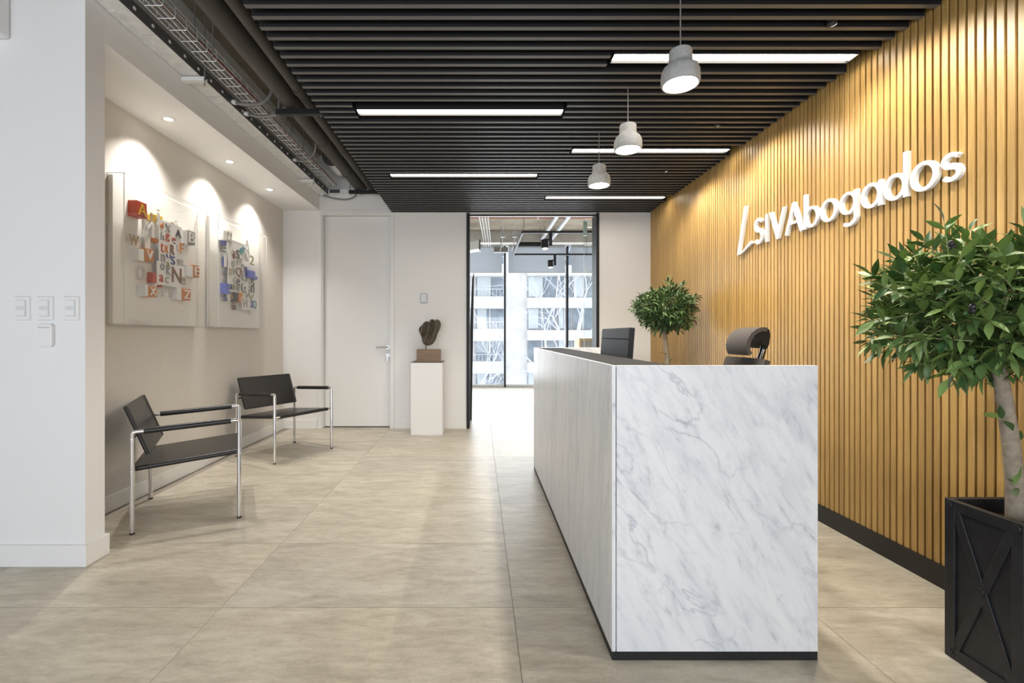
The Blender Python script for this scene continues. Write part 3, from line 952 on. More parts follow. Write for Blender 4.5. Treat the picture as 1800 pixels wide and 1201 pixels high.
def s_curve(cx, h, w, top_r):
    """spine of an S from the upper terminal to the lower one"""
    r1, r2 = top_r, (h - 2 * top_r) / 2 * 1.0
    pts = []
    r2 = h / 2 - r1
    for k in range(15):
        a = R(25 + 245 * k / 14)
        pts.append((cx + w * 0.46 * math.cos(a), h - r1 + r1 * math.sin(a)))
    low = []
    for k in range(15):
        a = R(90 - 240 * k / 14)
        low.append((cx + w * 0.5 * math.cos(a), r2 + r2 * math.sin(a)))
    return pts + low[1:]
def s_letter(x0, w, h, sw):
    mb = MB()
    hh = h - sw
    p = s_curve(x0 + w / 2, hh, w - sw, hh * 0.235)
    p = [(a, b_ + sw / 2) for a, b_ in p]
    n = len(p)
    stroke(mb, p, [sw * (0.82 + 0.35 * math.exp(-((i - n / 2) / 6.0) ** 2)) for i in range(n)])
    letter(mb)
U = lambda Y: -Y
# S I V A b o g a d o s, placed by their distance along the wall
s_letter(U(3.490), 0.112, CAP, 0.026)
mb = MB(); poly(mb, [(U(3.352), 0), (U(3.352) + 0.027, 0), (U(3.352) + 0.027, CAP), (U(3.352), CAP)]); letter(mb)
mb = MB()
v0 = U(3.305)
poly(mb, [(v0, CAP), (v0 + 0.031, CAP), (v0 + 0.088, 0.045), (v0 + 0.145, CAP), (v0 + 0.172, CAP), (v0 + 0.098, -0.004), (v0 + 0.078, -0.004)])
letter(mb)
mb = MB()
a0 = U(3.138)
stroke(mb, [(a0 + 0.013, 0), (a0 + 0.0885, CAP)], 0.024)
stroke(mb, [(a0 + 0.082, CAP), (a0 + 0.165, 0)], 0.030, TH - 0.0004)
poly(mb, [(a0 + 0.035, 0.060), (a0 + 0.140, 0.060), (a0 + 0.133, 0.078), (a0 + 0.042, 0.078)], TH - 0.0008)
letter(mb)
def bowl(x0, stem_right, stem_top, stem_bot=0.0, dia=XH):
    mb = MB()
    r = dia / 2
    cx = x0 + r if stem_right else x0 + r
    ring(mb, (cx, r), r, r - 0.0245, r - 0.0175)
    if stem_right is None:
        return mb
    sx = (x0 + dia - SWD + 0.003) if stem_right else x0 - 0.003
    poly(mb, [(sx, stem_bot), (sx + SWD, stem_bot), (sx + SWD, stem_top), (sx, stem_top)], TH - 0.0005)
    return mb
letter(bowl(U(2.953), False, ASC))
letter(bowl(U(2.812), None, 0, dia=0.134))
g0 = U(2.664)
mb = MB()
ring(mb, (g0 + 0.062, 0.068), 0.062, 0.040, 0.046)
sx = g0 + 0.124 - SWD + 0.003
poly(mb, [(sx, -0.012), (sx + SWD, -0.012), (sx + SWD, XH), (sx, XH)], TH - 0.0005)
hk = [(sx + SWD / 2, -0.010)] + [(sx + SWD / 2 - 0.05 + 0.05 * math.cos(R(-a)), -0.012 + 0.040 * math.sin(R(-a))) for a in range(10, 131, 12)]
stroke(mb, hk, [SWD * (1 - 0.25 * k / len(hk)) for k in range(len(hk))], TH - 0.001)
letter(mb)
letter(bowl(U(2.514), True, XH))
letter(bowl(U(2.372), True, ASC))
letter(bowl(U(2.226), None, 0, dia=0.136))
s_letter(U(2.080), 0.092, XH, 0.0225)
mb = MB()
poly(mb, [(U(3.716), -0.030), (U(3.688), -0.030), (U(3.580), 0.325), (U(3.616), 0.325)])
mb.build('logo_stroke', 'sign_white', sg)
mb = MB()
poly(mb, [(U(3.676), -0.030), (U(3.664), -0.032), (U(3.514), 0.026), (U(3.530), 0.046)])
mb.build('logo_stroke', 'sign_white', sg)

# ------------------------------------------------------------------ framed letter artworks
XBD, XFC = XL + 0.032, XL + 0.109      # board face, front of the clear cover
glyphs = {}
def glyph(ch):
    """unit-height extruded outline of one printed character"""
    if ch not in glyphs:
        cu = bpy.data.curves.new('glyph', 'FONT')
        cu.body = ch
        cu.extrude = 0.5
        o = bpy.data.objects.new('glyph', cu)
        COL.objects.link(o)
        bpy.context.view_layer.update()
        me = bpy.data.meshes.new_from_object(o.evaluated_get(bpy.context.evaluated_depsgraph_get()))
        bpy.data.objects.remove(o)
        xs, ys = [v.co.x for v in me.vertices], [v.co.y for v in me.vertices]
        x0, x1, y0, y1 = min(xs), max(xs), min(ys), max(ys)
        glyphs[ch] = ([((v.co.x - x0) / (x1 - x0) - 0.5, (v.co.y - y0) / (y1 - y0) - 0.5, v.co.z) for v in me.vertices], [tuple(p.vertices) for p in me.polygons])
        bpy.data.meshes.remove(me)
    return glyphs[ch]
def artwork(label, y0, y1, z0, z1, plates, blocks, letters, org, scale):
    t_ = thing('letter_artwork', label, 'wall art', (XL, (y0 + y1) / 2, (z0 + z1) / 2), 0, 'clear boxed letter collages')
    L, H = (y1 - y0) / 2, (z1 - z0) / 2
    MB().box(0, 0.031, -L + 0.008, L - 0.008, -H + 0.008, H - 0.008).build('backing_board', 'white_board', t_, bevel=0.001)
    D = XFC - XL
    cv = MB().box(D - 0.004, D, -L, L, -H, H).box(0, D - 0.004, -L, -L + 0.004, -H, H).box(0, D - 0.004, L - 0.004, L, -H, H)
    cv.box(0, D - 0.004, -L + 0.004, L - 0.004, H - 0.004, H).box(0, D - 0.004, -L + 0.004, L - 0.004, -H, -H + 0.004)
    cv = cv.build('clear_cover', 'acrylic', t_)
    e = 0.0035
    for a, b_ in (((D - e, -L, -H), (D, -L + e, H)), ((D - e, L - e, -H), (D, L, H)), ((D - e, -L, -H), (D, L, -H + e)), ((D - e, -L, H - e), (D, L, H)),
                  ((0, -L, H - e), (D, -L + e, H)), ((0, L - e, H - e), (D, L, H)), ((0, -L, -H), (D, -L + e, -H + e)), ((0, L - e, -H), (D, L, -H + e))):
        MB().box(a[0], b_[0], a[1], b_[1], a[2], b_[2]).build('edge', 'acrylic_edge', cv)
    def pt(u, v_):      # crop position on the collage plane to (y, z) of the wall
        px, py = org[0] + u / scale, org[1] + v_ / scale
        Y = FPX * 2.262 / (VPX - px)
        return Y - (y0 + y1) / 2, EYE + (VPY - py) / FPX * Y - (z0 + z1) / 2
    def rect(u0, u1, v0_, v1_):
        ya, zt = pt(u0, v0_)
        yb, zb_ = pt(u1, v1_)
        _, zt2 = pt(u1, v0_)
        ya2, zb2 = pt(u0, v1_)
        return ya, yb, (zb_ + zb2) / 2, (zt + zt2) / 2
    for k, (u0, u1, v0_, v1_, dep) in enumerate(plates):
        ya, yb, za, zb_ = rect(u0, u1, v0_, v1_)
        MB().box(dep - 0.006, dep, ya, yb, za, zb_).build('plate', 'art_white', t_, bevel=0.001)
    for k, (u0, u1, v0_, v1_, col, dep, ch, lc) in enumerate(blocks):
        ya, yb, za, zb_ = rect(u0, u1, v0_, v1_)
        b_ = MB().box(0.031, dep, ya, yb, za, zb_).build('block', 'art_' + col, t_, bevel=0.001)
        if ch:
            gv, gf = glyph(ch)
            m_ = 0.12
            MB().add([(dep + 0.003 + v_[2] * 0.006, (ya + yb) / 2 + v_[0] * (yb - ya) * (1 - 2 * m_), (za + zb_) / 2 + v_[1] * (zb_ - za) * (1 - 2 * m_)) for v_ in gv], gf).build('letter', 'art_' + lc, b_)
    for k, (u0, u1, v0_, v1_, ch, lc, dep) in enumerate(letters):
        ya, yb, za, zb_ = rect(u0, u1, v0_, v1_)
        gv, gf = glyph(ch)
        MB().add([(dep + v_[2] * 0.006, (ya + yb) / 2 + v_[0] * (yb - ya), (za + zb_) / 2 + v_[1] * (zb_ - za)) for v_ in gv], gf).build('letter', 'art_' + lc, t_)
    return t_
PD = 0.074
artwork('nearer boxed collage of cut-out letters with a red A block', 2.975, 3.895, 1.182, 2.145,
        [(352, 500, 290, 480, PD), (372, 555, 480, 745, PD + 0.001), (352, 640, 745, 985, PD), (545, 685, 525, 700, 0.066), (250, 305, 290, 585, 0.06), (500, 620, 340, 525, 0.068)],
        [(112, 218, 92, 255, 'red', 0.09, 'A', 'yellow'), (208, 300, 588, 715, 'orange', 0.085, 'V', 'white'), (148, 206, 588, 712, 'white', 0.080, None, None),
         (668, 742, 400, 540, 'grey', 0.08, 'B', 'white'), (616, 666, 405, 535, 'white', 0.078, None, None), (725, 782, 762, 885, 'orange', 0.085, 'E', 'white'), (660, 723, 760, 880, 'white', 0.08, None, None),
         (605, 686, 1010, 1128, 'orange', 0.088, 'Z', 'white'), (556, 603, 1000, 1125, 'white', 0.08, None, None), (246, 330, 985, 1092, 'orange', 0.085, 'X', 'white'), (218, 244, 965, 1085, 'white', 0.082, None, None),
         (308, 352, 838, 945, 'red', 0.07, None, None), (385, 428, 958, 990, 'red', 0.06, None, None), (310, 345, 225, 305, 'yellow', 0.07, None, None), (365, 430, 236, 276, 'yellow', 0.06, None, None),
         (338, 390, 478, 520, 'orange', 0.068, None, None), (300, 350, 640, 730, 'grey', 0.05, None, None)],
        [(232, 305, 195, 300, 'u', 'tan', 0.07), (318, 360, 165, 345, 'j', 'white', 0.086), (192, 312, 285, 450, 'M', 'white', 0.075), (82, 180, 440, 548, 'w', 'tan', 0.06),
         (380, 412, 305, 365, 'd', 'orange', PD + 0.003), (430, 486, 325, 405, 'x', 'grey', PD + 0.003), (385, 420, 412, 495, 'h', 'grey', PD + 0.003), (434, 476, 430, 512, 'g', 'red', PD + 0.003),
         (505, 546, 468, 532, 'e', 'red', 0.072), (385, 412, 525, 622, 't', 'red', PD + 0.004), (428, 462, 552, 628, 'R', 'orange', PD + 0.004), (484, 526, 545, 648, 'R', 'brown', PD + 0.004),
         (594, 636, 530, 640, 'F', 'orange', 0.07), (560, 580, 545, 605, 'L', 'grey', 0.07), (446, 488, 645, 685, 'U', 'navy', PD + 0.004), (388, 426, 645, 722, 'n', 'grey', PD + 0.004),
         (494, 531, 665, 755, 'S', 'navy', PD + 0.004), (383, 422, 740, 812, 'o', 'grey', PD + 0.003), (440, 476, 728, 782, 'a', 'olive', PD + 0.004), (445, 492, 780, 866, 'K', 'grey', PD + 0.003),
         (504, 602, 785, 945, 'N', 'brown', PD + 0.003), (372, 413, 860, 936, 'a', 'red', PD + 0.003), (432, 469, 880, 948, 'c', 'grey', PD + 0.003), (595, 642, 888, 962, 'e', 'grey', PD + 0.003),
         (548, 606, 385, 466, 'A', 'dark', 0.072), (503, 552, 305, 388, 'o', 'tan', 0.06), (560, 600, 285, 345, 's', 'pale', 0.05), (190, 276, 770, 918, 'O', 'pale', 0.045),
         (430, 516, 972, 1095, 'H', 'pale', 0.055), (335, 382, 955, 1000, 'r', 'white', 0.07), (335, 378, 1000, 1090, 'K', 'tan', 0.06), (560, 650, 640, 775, 'D', 'pale', 0.05), (640, 680, 560, 700, 'J', 'pale', 0.05)],
        (220, 340), 6.007)
artwork('farther boxed collage of cut-out letters with blue blocks', 4.05, 4.975, 1.186, 2.157,
        [(215, 392, 285, 560, PD), (208, 390, 560, 850, PD + 0.001), (360, 545, 700, 870, PD), (362, 525, 870, 1045, PD + 0.001), (185, 214, 440, 565, 0.06), (390, 450, 380, 505, 0.066), (210, 245, 840, 940, 0.06)],
        [(176, 236, 165, 278, 'pale', 0.085, 'T', 'white'), (150, 175, 160, 270, 'white', 0.08, None, None), (445, 496, 610, 692, 'blue', 0.085, None, None), (393, 432, 560, 655, 'navy', 0.06, None, None),
         (488, 526, 668, 705, 'blue', 0.08, None, None), (172, 208, 750, 862, 'blue', 0.085, None, None), (208, 240, 830, 866, 'blue', 0.07, None, None), (285, 322, 848, 950, 'dark', 0.075, None, None),
         (318, 357, 852, 958, 'orange', 0.085, None, None), (195, 214, 455, 560, 'blue', 0.055, None, None), (180, 210, 270, 320, 'blue', 0.06, None, None)],
        [(160, 212, 318, 402, 'e', 'grey', 0.05), (238, 258, 360, 415, 's', 'pale', PD + 0.003), (255, 282, 388, 472, 'i', 'brown', PD + 0.003), (294, 326, 375, 476, 'S', 'dark', PD + 0.003),
         (334, 360, 355, 420, 'o', 'teal', PD + 0.003), (361, 392, 348, 412, 'T', 'teal', PD + 0.003), (375, 442, 262, 440, 'A', 'white', 0.08), (458, 506, 440, 540, '2', 'olive', 0.06),
         (244, 270, 500, 566, 'u', 'grey', PD + 0.003), (274, 300, 488, 542, 'y', 'pale', PD + 0.003), (301, 322, 488, 546, 'r', 'grey', PD + 0.003), (326, 356, 470, 542, '7', 'grey', PD + 0.003),
         (344, 381, 535, 632, 'O', 'grey', PD + 0.004), (254, 282, 578, 652, 'V', 'grey', PD + 0.004), (289, 346, 572, 682, 'Q', 'brown', PD + 0.004), (352, 386, 640, 722, 'K', 'grey', PD + 0.004),
         (258, 296, 678, 752, 'G', 'grey', PD + 0.004), (300, 331, 698, 768, 'e', 'dark', PD + 0.004), (396, 420, 688, 742, 'p', 'grey', PD + 0.003), (432, 458, 690, 760, 'o', 'grey', PD + 0.003),
         (464, 491, 705, 776, 'S', 'dark', PD + 0.003), (221, 249, 758, 816, 'a', 'navy', PD + 0.004), (254, 281, 758, 822, 'B', 'olive', PD + 0.004), (290, 331, 765, 838, 'w', 'grey', PD + 0.004),
         (346, 368, 745, 842, '(', 'dark', PD + 0.004), (372, 402, 780, 862, 'g', 'grey', PD + 0.003), (430, 456, 770, 852, 'a', 'grey', PD + 0.003), (460, 492, 772, 852, 'n', 'dark', PD + 0.003),
         (172, 211, 875, 946, 's', 'navy', 0.06), (250, 275, 850, 925, 'S', 'tan', 0.06), (284, 326, 960, 1042, 'i', 'brown', 0.05), (395, 422, 858, 905, 'd', 'grey', PD + 0.004),
         (374, 412, 925, 1012, 'H', 'grey', PD + 0.004), (330, 358, 900, 960, 'G', 'white', 0.089), (424, 490, 862, 932, 'V', 'olive', PD + 0.004), (448, 481, 935, 1022, 'X', 'navy', PD + 0.004),
         (480, 516, 940, 1032, 'Q', 'teal', PD + 0.004), (440, 506, 1040, 1098, 'J', 'white', 0.06), (215, 245, 580, 650, 'D', 'tan', PD + 0.004), (500, 540, 700, 860, 'L', 'pale', 0.05), (175, 205, 570, 660, 'K', 'grey', 0.05)],
        (370, 380), 6.318)

# ------------------------------------------------------------------ services above the niche edge
# closed galvanized trunking along the fascia
tk = thing('cable_trunking', 'long galvanized cable trunking running along the white fascia', 'cable trunking', (-1.85, 2.0, 2.785))
segs = [(0.0, 0.62), (0.625, 1.30), (1.305, 2.20), (2.205, 2.95), (2.955, 3.60)]
for a, b_ in segs:
    MB().box(-0.058, 0.058, a, b_, 0, 0.004).build('bottom_panel', 'galvanized', tk)
MB().box(0.058, 0.062, 0, 3.6, 0, 0.058).box(-0.062, -0.058, 0, 3.6, 0, 0.058).box(-0.062, 0.062, 0, 3.6, 0.058, 0.061).build('side_panel', 'tray_dark', tk)  # sides get a darker metal, their shade put into the colour
MB().box(0.062, 0.068, 0, 3.6, 0.050, 0.058).build('lip', 'tray_dark', tk)
for k in range(24):
    MB().box(0.062, 0.067, 0.30 + k * 0.14, 0.315 + k * 0.14, 0.022, 0.036).build('clip', 'galvanized', tk)
MB().box(-0.056, -0.02, 0.42, 0.75, -0.004, 0.0).build('cover_plate', 'galvanized', tk)
for y, lab in ((3.05, 'galvanized strut bracket under the trunking, nearer one'), (5.05, 'galvanized strut bracket under the trunking, farther one')):
    hb = thing('trunking_bracket', lab, 'bracket', (-1.85, y, 2.78), group='trunking brackets')
    MB().box(-0.06, 0.085, -0.02, 0.02, -0.026, -0.022).box(-0.06, 0.085, -0.02, -0.017, -0.022, 0.0).box(-0.06, 0.085, 0.017, 0.02, -0.022, 0.0).build('strut', 'galvanized', hb)
    MB().tube([(0.078, 0, -0.05), (0.078, 0, ZC - 2.78)], 0.004, 8).build('threaded_rod', 'conduit_grey', hb, smooth=True)
# wire mesh basket
wm = thing('wire_cable_basket', 'silver wire mesh cable basket beside the trunking', 'cable tray', (-1.69, 2.0, 2.835))
BW, BH, WR = 0.05, 0.060, 0.0028
for x, z in ((-BW, 0), (-BW / 3, 0), (BW / 3, 0), (BW, 0), (-BW, BH * 0.55), (BW, BH * 0.55), (-BW, BH), (BW, BH)):
    MB().tube([(x, 0, z), (x, 3.45, z)], WR, 6).build('long_wire', 'galvanized_wire', wm, smooth=True)
rung = MB().tube([(-BW, 0, BH), (-BW, 0, 0.002), (-BW + 0.004, 0, -0.004), (BW - 0.006, 0, -0.004), (BW, 0, 0.0), (BW, 0, BH)], WR, 6)
rung_me = rung.mesh('cross_wire')
for k in range(34):
    link('cross_wire', rung_me, 'galvanized_wire', wm, at=(0, 0.05 + k * 0.1, 0))
for k, (x, c_, r_) in enumerate(((-0.02, 'conduit_grey', 0.006), (0.01, 'white_plastic', 0.004), (0.03, 'conduit_grey', 0.005), (0.044, 'cable_red', 0.006))):
    MB().tube([(x + 0.006 * math.sin(i * 1.3 + k), i * 0.345, 0.012 + 0.004 * math.cos(i + k)) for i in range(11)], r_, 6).build('cable', c_, wm, smooth=True)
for y in (2.9, 4.4):
    MB().tube([(-BW - 0.005, y - 2, -0.01), (-BW - 0.005, y - 2, ZC - 2.835)], 0.004, 6).build('threaded_rod', 'conduit_grey', wm)
    MB().tube([(BW + 0.005, y - 2, -0.01), (BW + 0.005, y - 2, ZC - 2.835)], 0.004, 6).build('threaded_rod', 'conduit_grey', wm)
# two dark pipes
def pipe(label, x, z, r, couplings):
    t_ = thing('ceiling_pipe', label, 'pipe', (x, 1.4, z), group='dark pipes beside the slatted ceiling')
    MB().tube([(0, 0, 0), (0, YB - 1.42, 0)], r, 28).build('run', 'black_pipe', t_, smooth=True)
    for y in couplings:
        MB().tube([(0, y - 1.4, 0), (0, y - 1.34, 0)], r + 0.006, 28).build('coupling', 'black_pipe', t_, smooth=True)
pipe('thick dark pipe beside the wire basket', -1.397, 2.86, 0.066, (2.2, 4.2, 5.0))
pipe('thinner dark pipe along the edge of the slatted ceiling', -1.272, 2.86, 0.042, (3.3, 4.4))
for y, lab in ((3.5, 'black strut hanger under both pipes, nearer one'), (5.45, 'black strut hanger under both pipes, by the end wall')):
    hb = thing('pipe_hanger', lab, 'bracket', (-1.32, y, 2.77), group='pipe hangers')
    MB().box(-0.18, 0.165, -0.02, 0.02, -0.02, 0.02).build('strut', 'black_steel', hb, bevel=0.002)
    for x in (-0.165, 0.15):
        MB().tube([(x, 0, -0.035), (x, 0, ZC - 2.77)], 0.005, 8).build('threaded_rod', 'conduit_grey', hb, smooth=True)
# flexible conduits looping from the trunking up to the slab
def conduit(label, pts, r=0.011):
    t_ = thing('flexible_conduit', label, 'conduit', pts[0], group='flexible conduits')
    sm = []
    P = [Vector(p) for p in pts]
    P = [P[0]] + P + [P[-1]]
    for i in range(1, len(P) - 2):
        for s_ in [k / 6 for k in range(6)]:
            p0, p1, p2, p3 = P[i - 1:i + 3]
            sm.append(0.5 * ((2 * p1) + (p2 - p0) * s_ + (2 * p0 - 5 * p1 + 4 * p2 - p3) * s_ ** 2 + (3 * p1 - p0 - 3 * p2 + p3) * s_ ** 3))
    sm.append(P[-1])
    sm = [p - Vector(pts[0]) for p in sm]
    MB().tube(sm, r, 10).build('hose', 'conduit_grey', t_, smooth=True)
    MB().tube([sm[0], sm[0] + (sm[1] - sm[0]).normalized() * 0.03], r + 0.006, 12).build('gland', 'galvanized', t_, smooth=True)
conduit('nearer of the paired grey conduits looping over the basket', [(-1.785, 3.42, 2.81), (-1.70, 3.42, 2.79), (-1.58, 3.45, 2.82), (-1.52, 3.48, 2.95), (-1.52, 3.5, ZC)])
conduit('farther of the paired grey conduits looping over the basket', [(-1.785, 3.60, 2.81), (-1.66, 3.60, 2.785), (-1.52, 3.62, 2.83), (-1.47, 3.64, 2.98), (-1.48, 3.66, ZC)])
conduit('single pale conduit looping from the trunking near the end wall', [(-1.785, 4.55, 2.81), (-1.68, 4.53, 2.79), (-1.56, 4.48, 2.86), (-1.52, 4.35, 3.02), (-1.58, 4.2, 3.16), (-1.62, 4.15, ZC)], 0.010)
conduit('thin cable hanging at the end wall above the door', [(-1.86, 5.55, 2.78), (-1.72, 5.57, 2.735), (-1.55, 5.58, 2.725), (-1.44, 5.56, 2.78), (-1.40, 5.5, 2.92), (-1.42, 5.48, ZC)], 0.008)
wt = thing('wall_cable_tray', 'short galvanized tray fixed across the end wall above the door', 'cable tray', (-1.55, YB, 2.80))
MB().box(-0.26, 0.45, -0.05, -0.002, 0, 0.05).build('channel', 'galvanized', wt)
MB().box(-0.22, -0.10, -0.055, -0.05, 0.005, 0.045).build('joint_plate', 'tray_dark', wt)
du = thing('round_duct', 'short silver round duct beside the thick pipe', 'duct', (-1.56, 5.02, 3.02))
MB().tube([(0, 0, 0), (0, 0.32, 0)], 0.10, 28).build('run', 'galvanized', du, smooth=True)
MB().tube([(0, -0.015, 0), (0, 0.0, 0)], 0.106, 28).build('collar', 'tray_dark', du, smooth=True)
MB().tube([(0, 0.16, 0.09), (0, 0.16, ZC - 3.02)], 0.004, 6).build('threaded_rod', 'conduit_grey', du)

# ------------------------------------------------------------------ potted trees
def leaf_mesh(L, Wd, curl, fold):
    rows = []
    prof = [0.02, 0.55, 0.92, 1.0, 0.78, 0.42, 0.03]
    for i, p in enumerate(prof):
        s_ = i / (len(prof) - 1)
        x = L * s_
        z = -curl * L * s_ * s_
        w = Wd / 2 * p
        rows.append([(x, -w, z + fold * w), (x, 0, z), (x, w, z + fold * w)])
    return MB().grid(rows)
def frame_of(d, roll):
    d = d.normalized()
    u = d.cross(Vector((0, 0, 1)))
    if u.length < 1e-3:
        u = Vector((1, 0, 0))
    u.normalize()
    w = u.cross(d)
    c, s_ = math.cos(roll), math.sin(roll)
    u2, w2 = u * c + w * s_, w * c - u * s_
    return Matrix((d, -u2, w2)).transposed().to_4x4()
def tree(label, loc, box, soil_z, trunk, crown_c, crown_r, leaf_len, leaf_w, nsprig, per, mat, fruit, seed, extra, cut=None, trunk_r=0.024, xmax=None):
    rng = random.Random(seed)
    t_ = thing('potted_tree', label, 'potted tree', loc, 0)
    # square planter with rails, X brace and knobs on each face
    bx, by, bh = box
    hx_, hy_ = bx / 2, by / 2
    pb = MB()
    T = 0.014
    pb.box(-hx_, -hx_ + T, -hy_, hy_, 0.0, bh).box(hx_ - T, hx_, -hy_, hy_, 0.0, bh).box(-hx_ + T, hx_ - T, -hy_, -hy_ + T, 0.0, bh).box(-hx_ + T, hx_ - T, hy_ - T, hy_, 0.0, bh)
    pb.box(-hx_ + T, hx_ - T, -hy_ + T, hy_ - T, 0.02, 0.04)
    P = pb.build('planter_box', 'planter_black', t_, bevel=0.002)
    for sx, sy in ((-1, 0), (0, -1), (1, 0), (0, 1)):
        hw_ = hy_ if sx else hx_
        fr_ = (lambda u, v_, d, sx=sx: (sx * (hx_ + d), u, v_)) if sx else (lambda u, v_, d, sy=sy: (u, sy * (hy_ + d), v_))
        RW = 0.034
        q = MB()
        for a in ([(-hw_, 0.001), (-hw_ + RW, 0.001), (-hw_ + RW, bh), (-hw_, bh)], [(hw_ - RW, 0.001), (hw_, 0.001), (hw_, bh), (hw_ - RW, bh)],
                  [(-hw_ + RW, 0.001), (hw_ - RW, 0.001), (hw_ - RW, 0.006 + RW), (-hw_ + RW, 0.006 + RW)], [(-hw_ + RW, bh - RW), (hw_ - RW, bh - RW), (hw_ - RW, bh), (-hw_ + RW, bh)]):
            q.prism(a, fr_, 0, 0.008)
        q.build('rail', 'planter_black', P, bevel=0.002)
        q = MB()
        for s_ in (-1, 1):
            a, b_ = Vector((-s_ * (hw_ - RW), 0.006 + RW)), Vector((s_ * (hw_ - RW), bh - RW))
            d = (b_ - a).normalized()
            nn = Vector((-d.y, d.x)) * 0.014
            q.prism([tuple(a + nn), tuple(b_ + nn), tuple(b_ - nn), tuple(a - nn)], fr_, 0.0, 0.006 + 0.0005 * s_)
        q.build('cross_brace', 'planter_black', P, bevel=0.002)
        for u, v_ in ((0, (bh + 0.02) / 2), (-hw_ + 0.017, 0.02), (hw_ - 0.017, 0.02), (-hw_ + 0.017, bh - 0.017), (hw_ - 0.017, bh - 0.017)):
            k_ = MB().prism([(u + 0.0115 * math.cos(R(30 * i)), v_ + 0.0115 * math.sin(R(30 * i))) for i in range(12)], fr_, 0.004, 0.012)
            k_.build('knob', 'planter_black', P, bevel=0.002)
    MB().box(-hx_ + T, hx_ - T, -hy_ + T, hy_ - T, soil_z - 0.03, soil_z).build('soil', 'soil', t_)
    base = Vector(loc)
    tp = [Vector(p) - base for p in trunk]
    n = len(tp)
    MB().tube(tp, [trunk_r * (1.12 - 0.34 * i / (n - 1)) for i in range(n)], 14).build('trunk', 'olive_bark', t_, smooth=True)
    C, RR = Vector(crown_c) - base, Vector(crown_r)
    br_ = MB()
    for k in range(16):
        a, e_ = rng.uniform(0, 2 * math.pi), rng.uniform(-0.3, 1.1)
        d = Vector((math.cos(a) * math.cos(e_) * RR.x, math.sin(a) * math.cos(e_) * RR.y, math.sin(e_) * RR.z)) * 0.72
        if xmax and (C + d).x + base.x > xmax - 0.05:
            d.x = xmax - 0.05 - base.x - C.x
        p0 = tp[-1]
        br_.tube([p0, p0.lerp(C + d, 0.5) + Vector((0, 0, 0.02)), C + d], [trunk_r * 0.36, trunk_r * 0.22, trunk_r * 0.1], 7)
    br_.build('branches', 'olive_twig', t_, smooth=True)
    metas = [leaf_mesh(leaf_len, leaf_w, 0.12, 0.25).mesh('leaf'), leaf_mesh(leaf_len, leaf_w * 0.85, 0.28, 0.35).mesh('leaf'), leaf_mesh(leaf_len, leaf_w * 1.1, 0.03, 0.2).mesh('leaf')]
    for me in metas:
        me.shade_smooth()
    leaves = []
    twigs = MB()
    def sprig(p, d, ln, count):
        twigs.tube([p - d * 0.03, p, p + d * ln], [0.0022, 0.0018, 0.0009], 5, cap=False)
        for i in range(count):
            s_ = (i + 0.6) / count
            q_ = p + d * (ln * s_)
            if i == count - 1:
                ld = d
            else:
                side = d.orthogonal().normalized()
                side = Matrix.Rotation(i * 2.4 + rng.uniform(-0.4, 0.4), 3, d) @ side
                ld = (d * rng.uniform(0.5, 1.0) + side * 0.95 + Vector((0, 0, 0.12))).normalized()
            sc_ = rng.uniform(0.7, 1.12)
            tip = q_ + ld * leaf_len * sc_
            if xmax and tip.x + base.x > xmax:
                ld.x = -abs(ld.x) * 0.3
                ld.normalize()
                q_.x = min(q_.x, xmax - 0.02 - base.x)
            leaves.append((q_, frame_of(ld, rng.uniform(-0.7, 0.7)), sc_, rng.randrange(3)))
    for k in range(nsprig):
        # even spread over the sphere with a lumpy radius
        zc = 1 - 2 * (k + 0.5) / nsprig
        ph = k * 2.399963 + rng.uniform(-0.25, 0.25)
        rr = math.sqrt(max(0, 1 - zc * zc))
        u = Vector((math.cos(ph) * rr, math.sin(ph) * rr, zc))
        lump = 0.80 + 0.11 * math.sin(3.1 * u.x + 5 * u.z + seed) + 0.07 * math.sin(7 * u.y + 4 * u.x + seed * 2)
        lump *= rng.choice((0.45, 0.7, 0.85, 0.95, 1.0, 1.0)) * rng.uniform(0.92, 1.05)
        if u.z < -0.55:
            lump *= 0.82
        p = C + Vector((u.x * RR.x, u.y * RR.y, u.z * RR.z)) * lump
        if xmax and p.x + base.x > xmax - 0.04:
            p.x = xmax - 0.04 - base.x - rng.uniform(0, 0.05)
        d = (Vector((u.x, u.y, u.z * 0.8)) + Vector((rng.uniform(-0.5, 0.5), rng.uniform(-0.5, 0.5), rng.uniform(-0.35, 0.6)))).normalized()
        sprig(p, d, leaf_len * rng.uniform(0.9, 1.5), per)
    for (p, d, ln, cnt) in extra:
        sprig(Vector(p) - base, Vector(d).normalized(), ln, cnt)
    tw_ = twigs.build('twigs', 'olive_twig', t_, smooth=True)
    tw_['kind'] = 'stuff'
    # the 300 leaves nearest the viewer are single parts, the rest one part
    eye = Vector((0, 0, EYE)) - base
    order = sorted(range(len(leaves)), key=lambda i: (leaves[i][0] - eye).length)
    rest = MB()
    for rank, i in enumerate(order):
        q_, fm_, s_, mi = leaves[i]
        M_ = Matrix.Translation(q_) @ fm_ @ Matrix.Scale(s_, 4)
        if rank < 300:
            o = link('leaf', metas[mi], mat, t_)
            o.matrix_local = M_
        else:
            rest.add([M_ @ v_.co for v_ in metas[mi].vertices], [tuple(p.vertices) for p in metas[mi].polygons])
    ro = rest.build('foliage', mat, t_, smooth=True, recalc=False)
    ro['kind'] = 'stuff'
    for p in fruit:
        c_ = Vector(p) - base
        rows = [[(c_.x + 0.0085 * math.sin(math.pi * i / 6) * math.cos(2 * math.pi * k / 8), c_.y + 0.0085 * math.sin(math.pi * i / 6) * math.sin(2 * math.pi * k / 8), c_.z + 0.0105 * math.cos(math.pi * i / 6)) for k in range(8)] for i in range(7)]
        MB().grid(rows, close=True).build('fruit', 'olive_fruit', t_, smooth=True)
    return t_

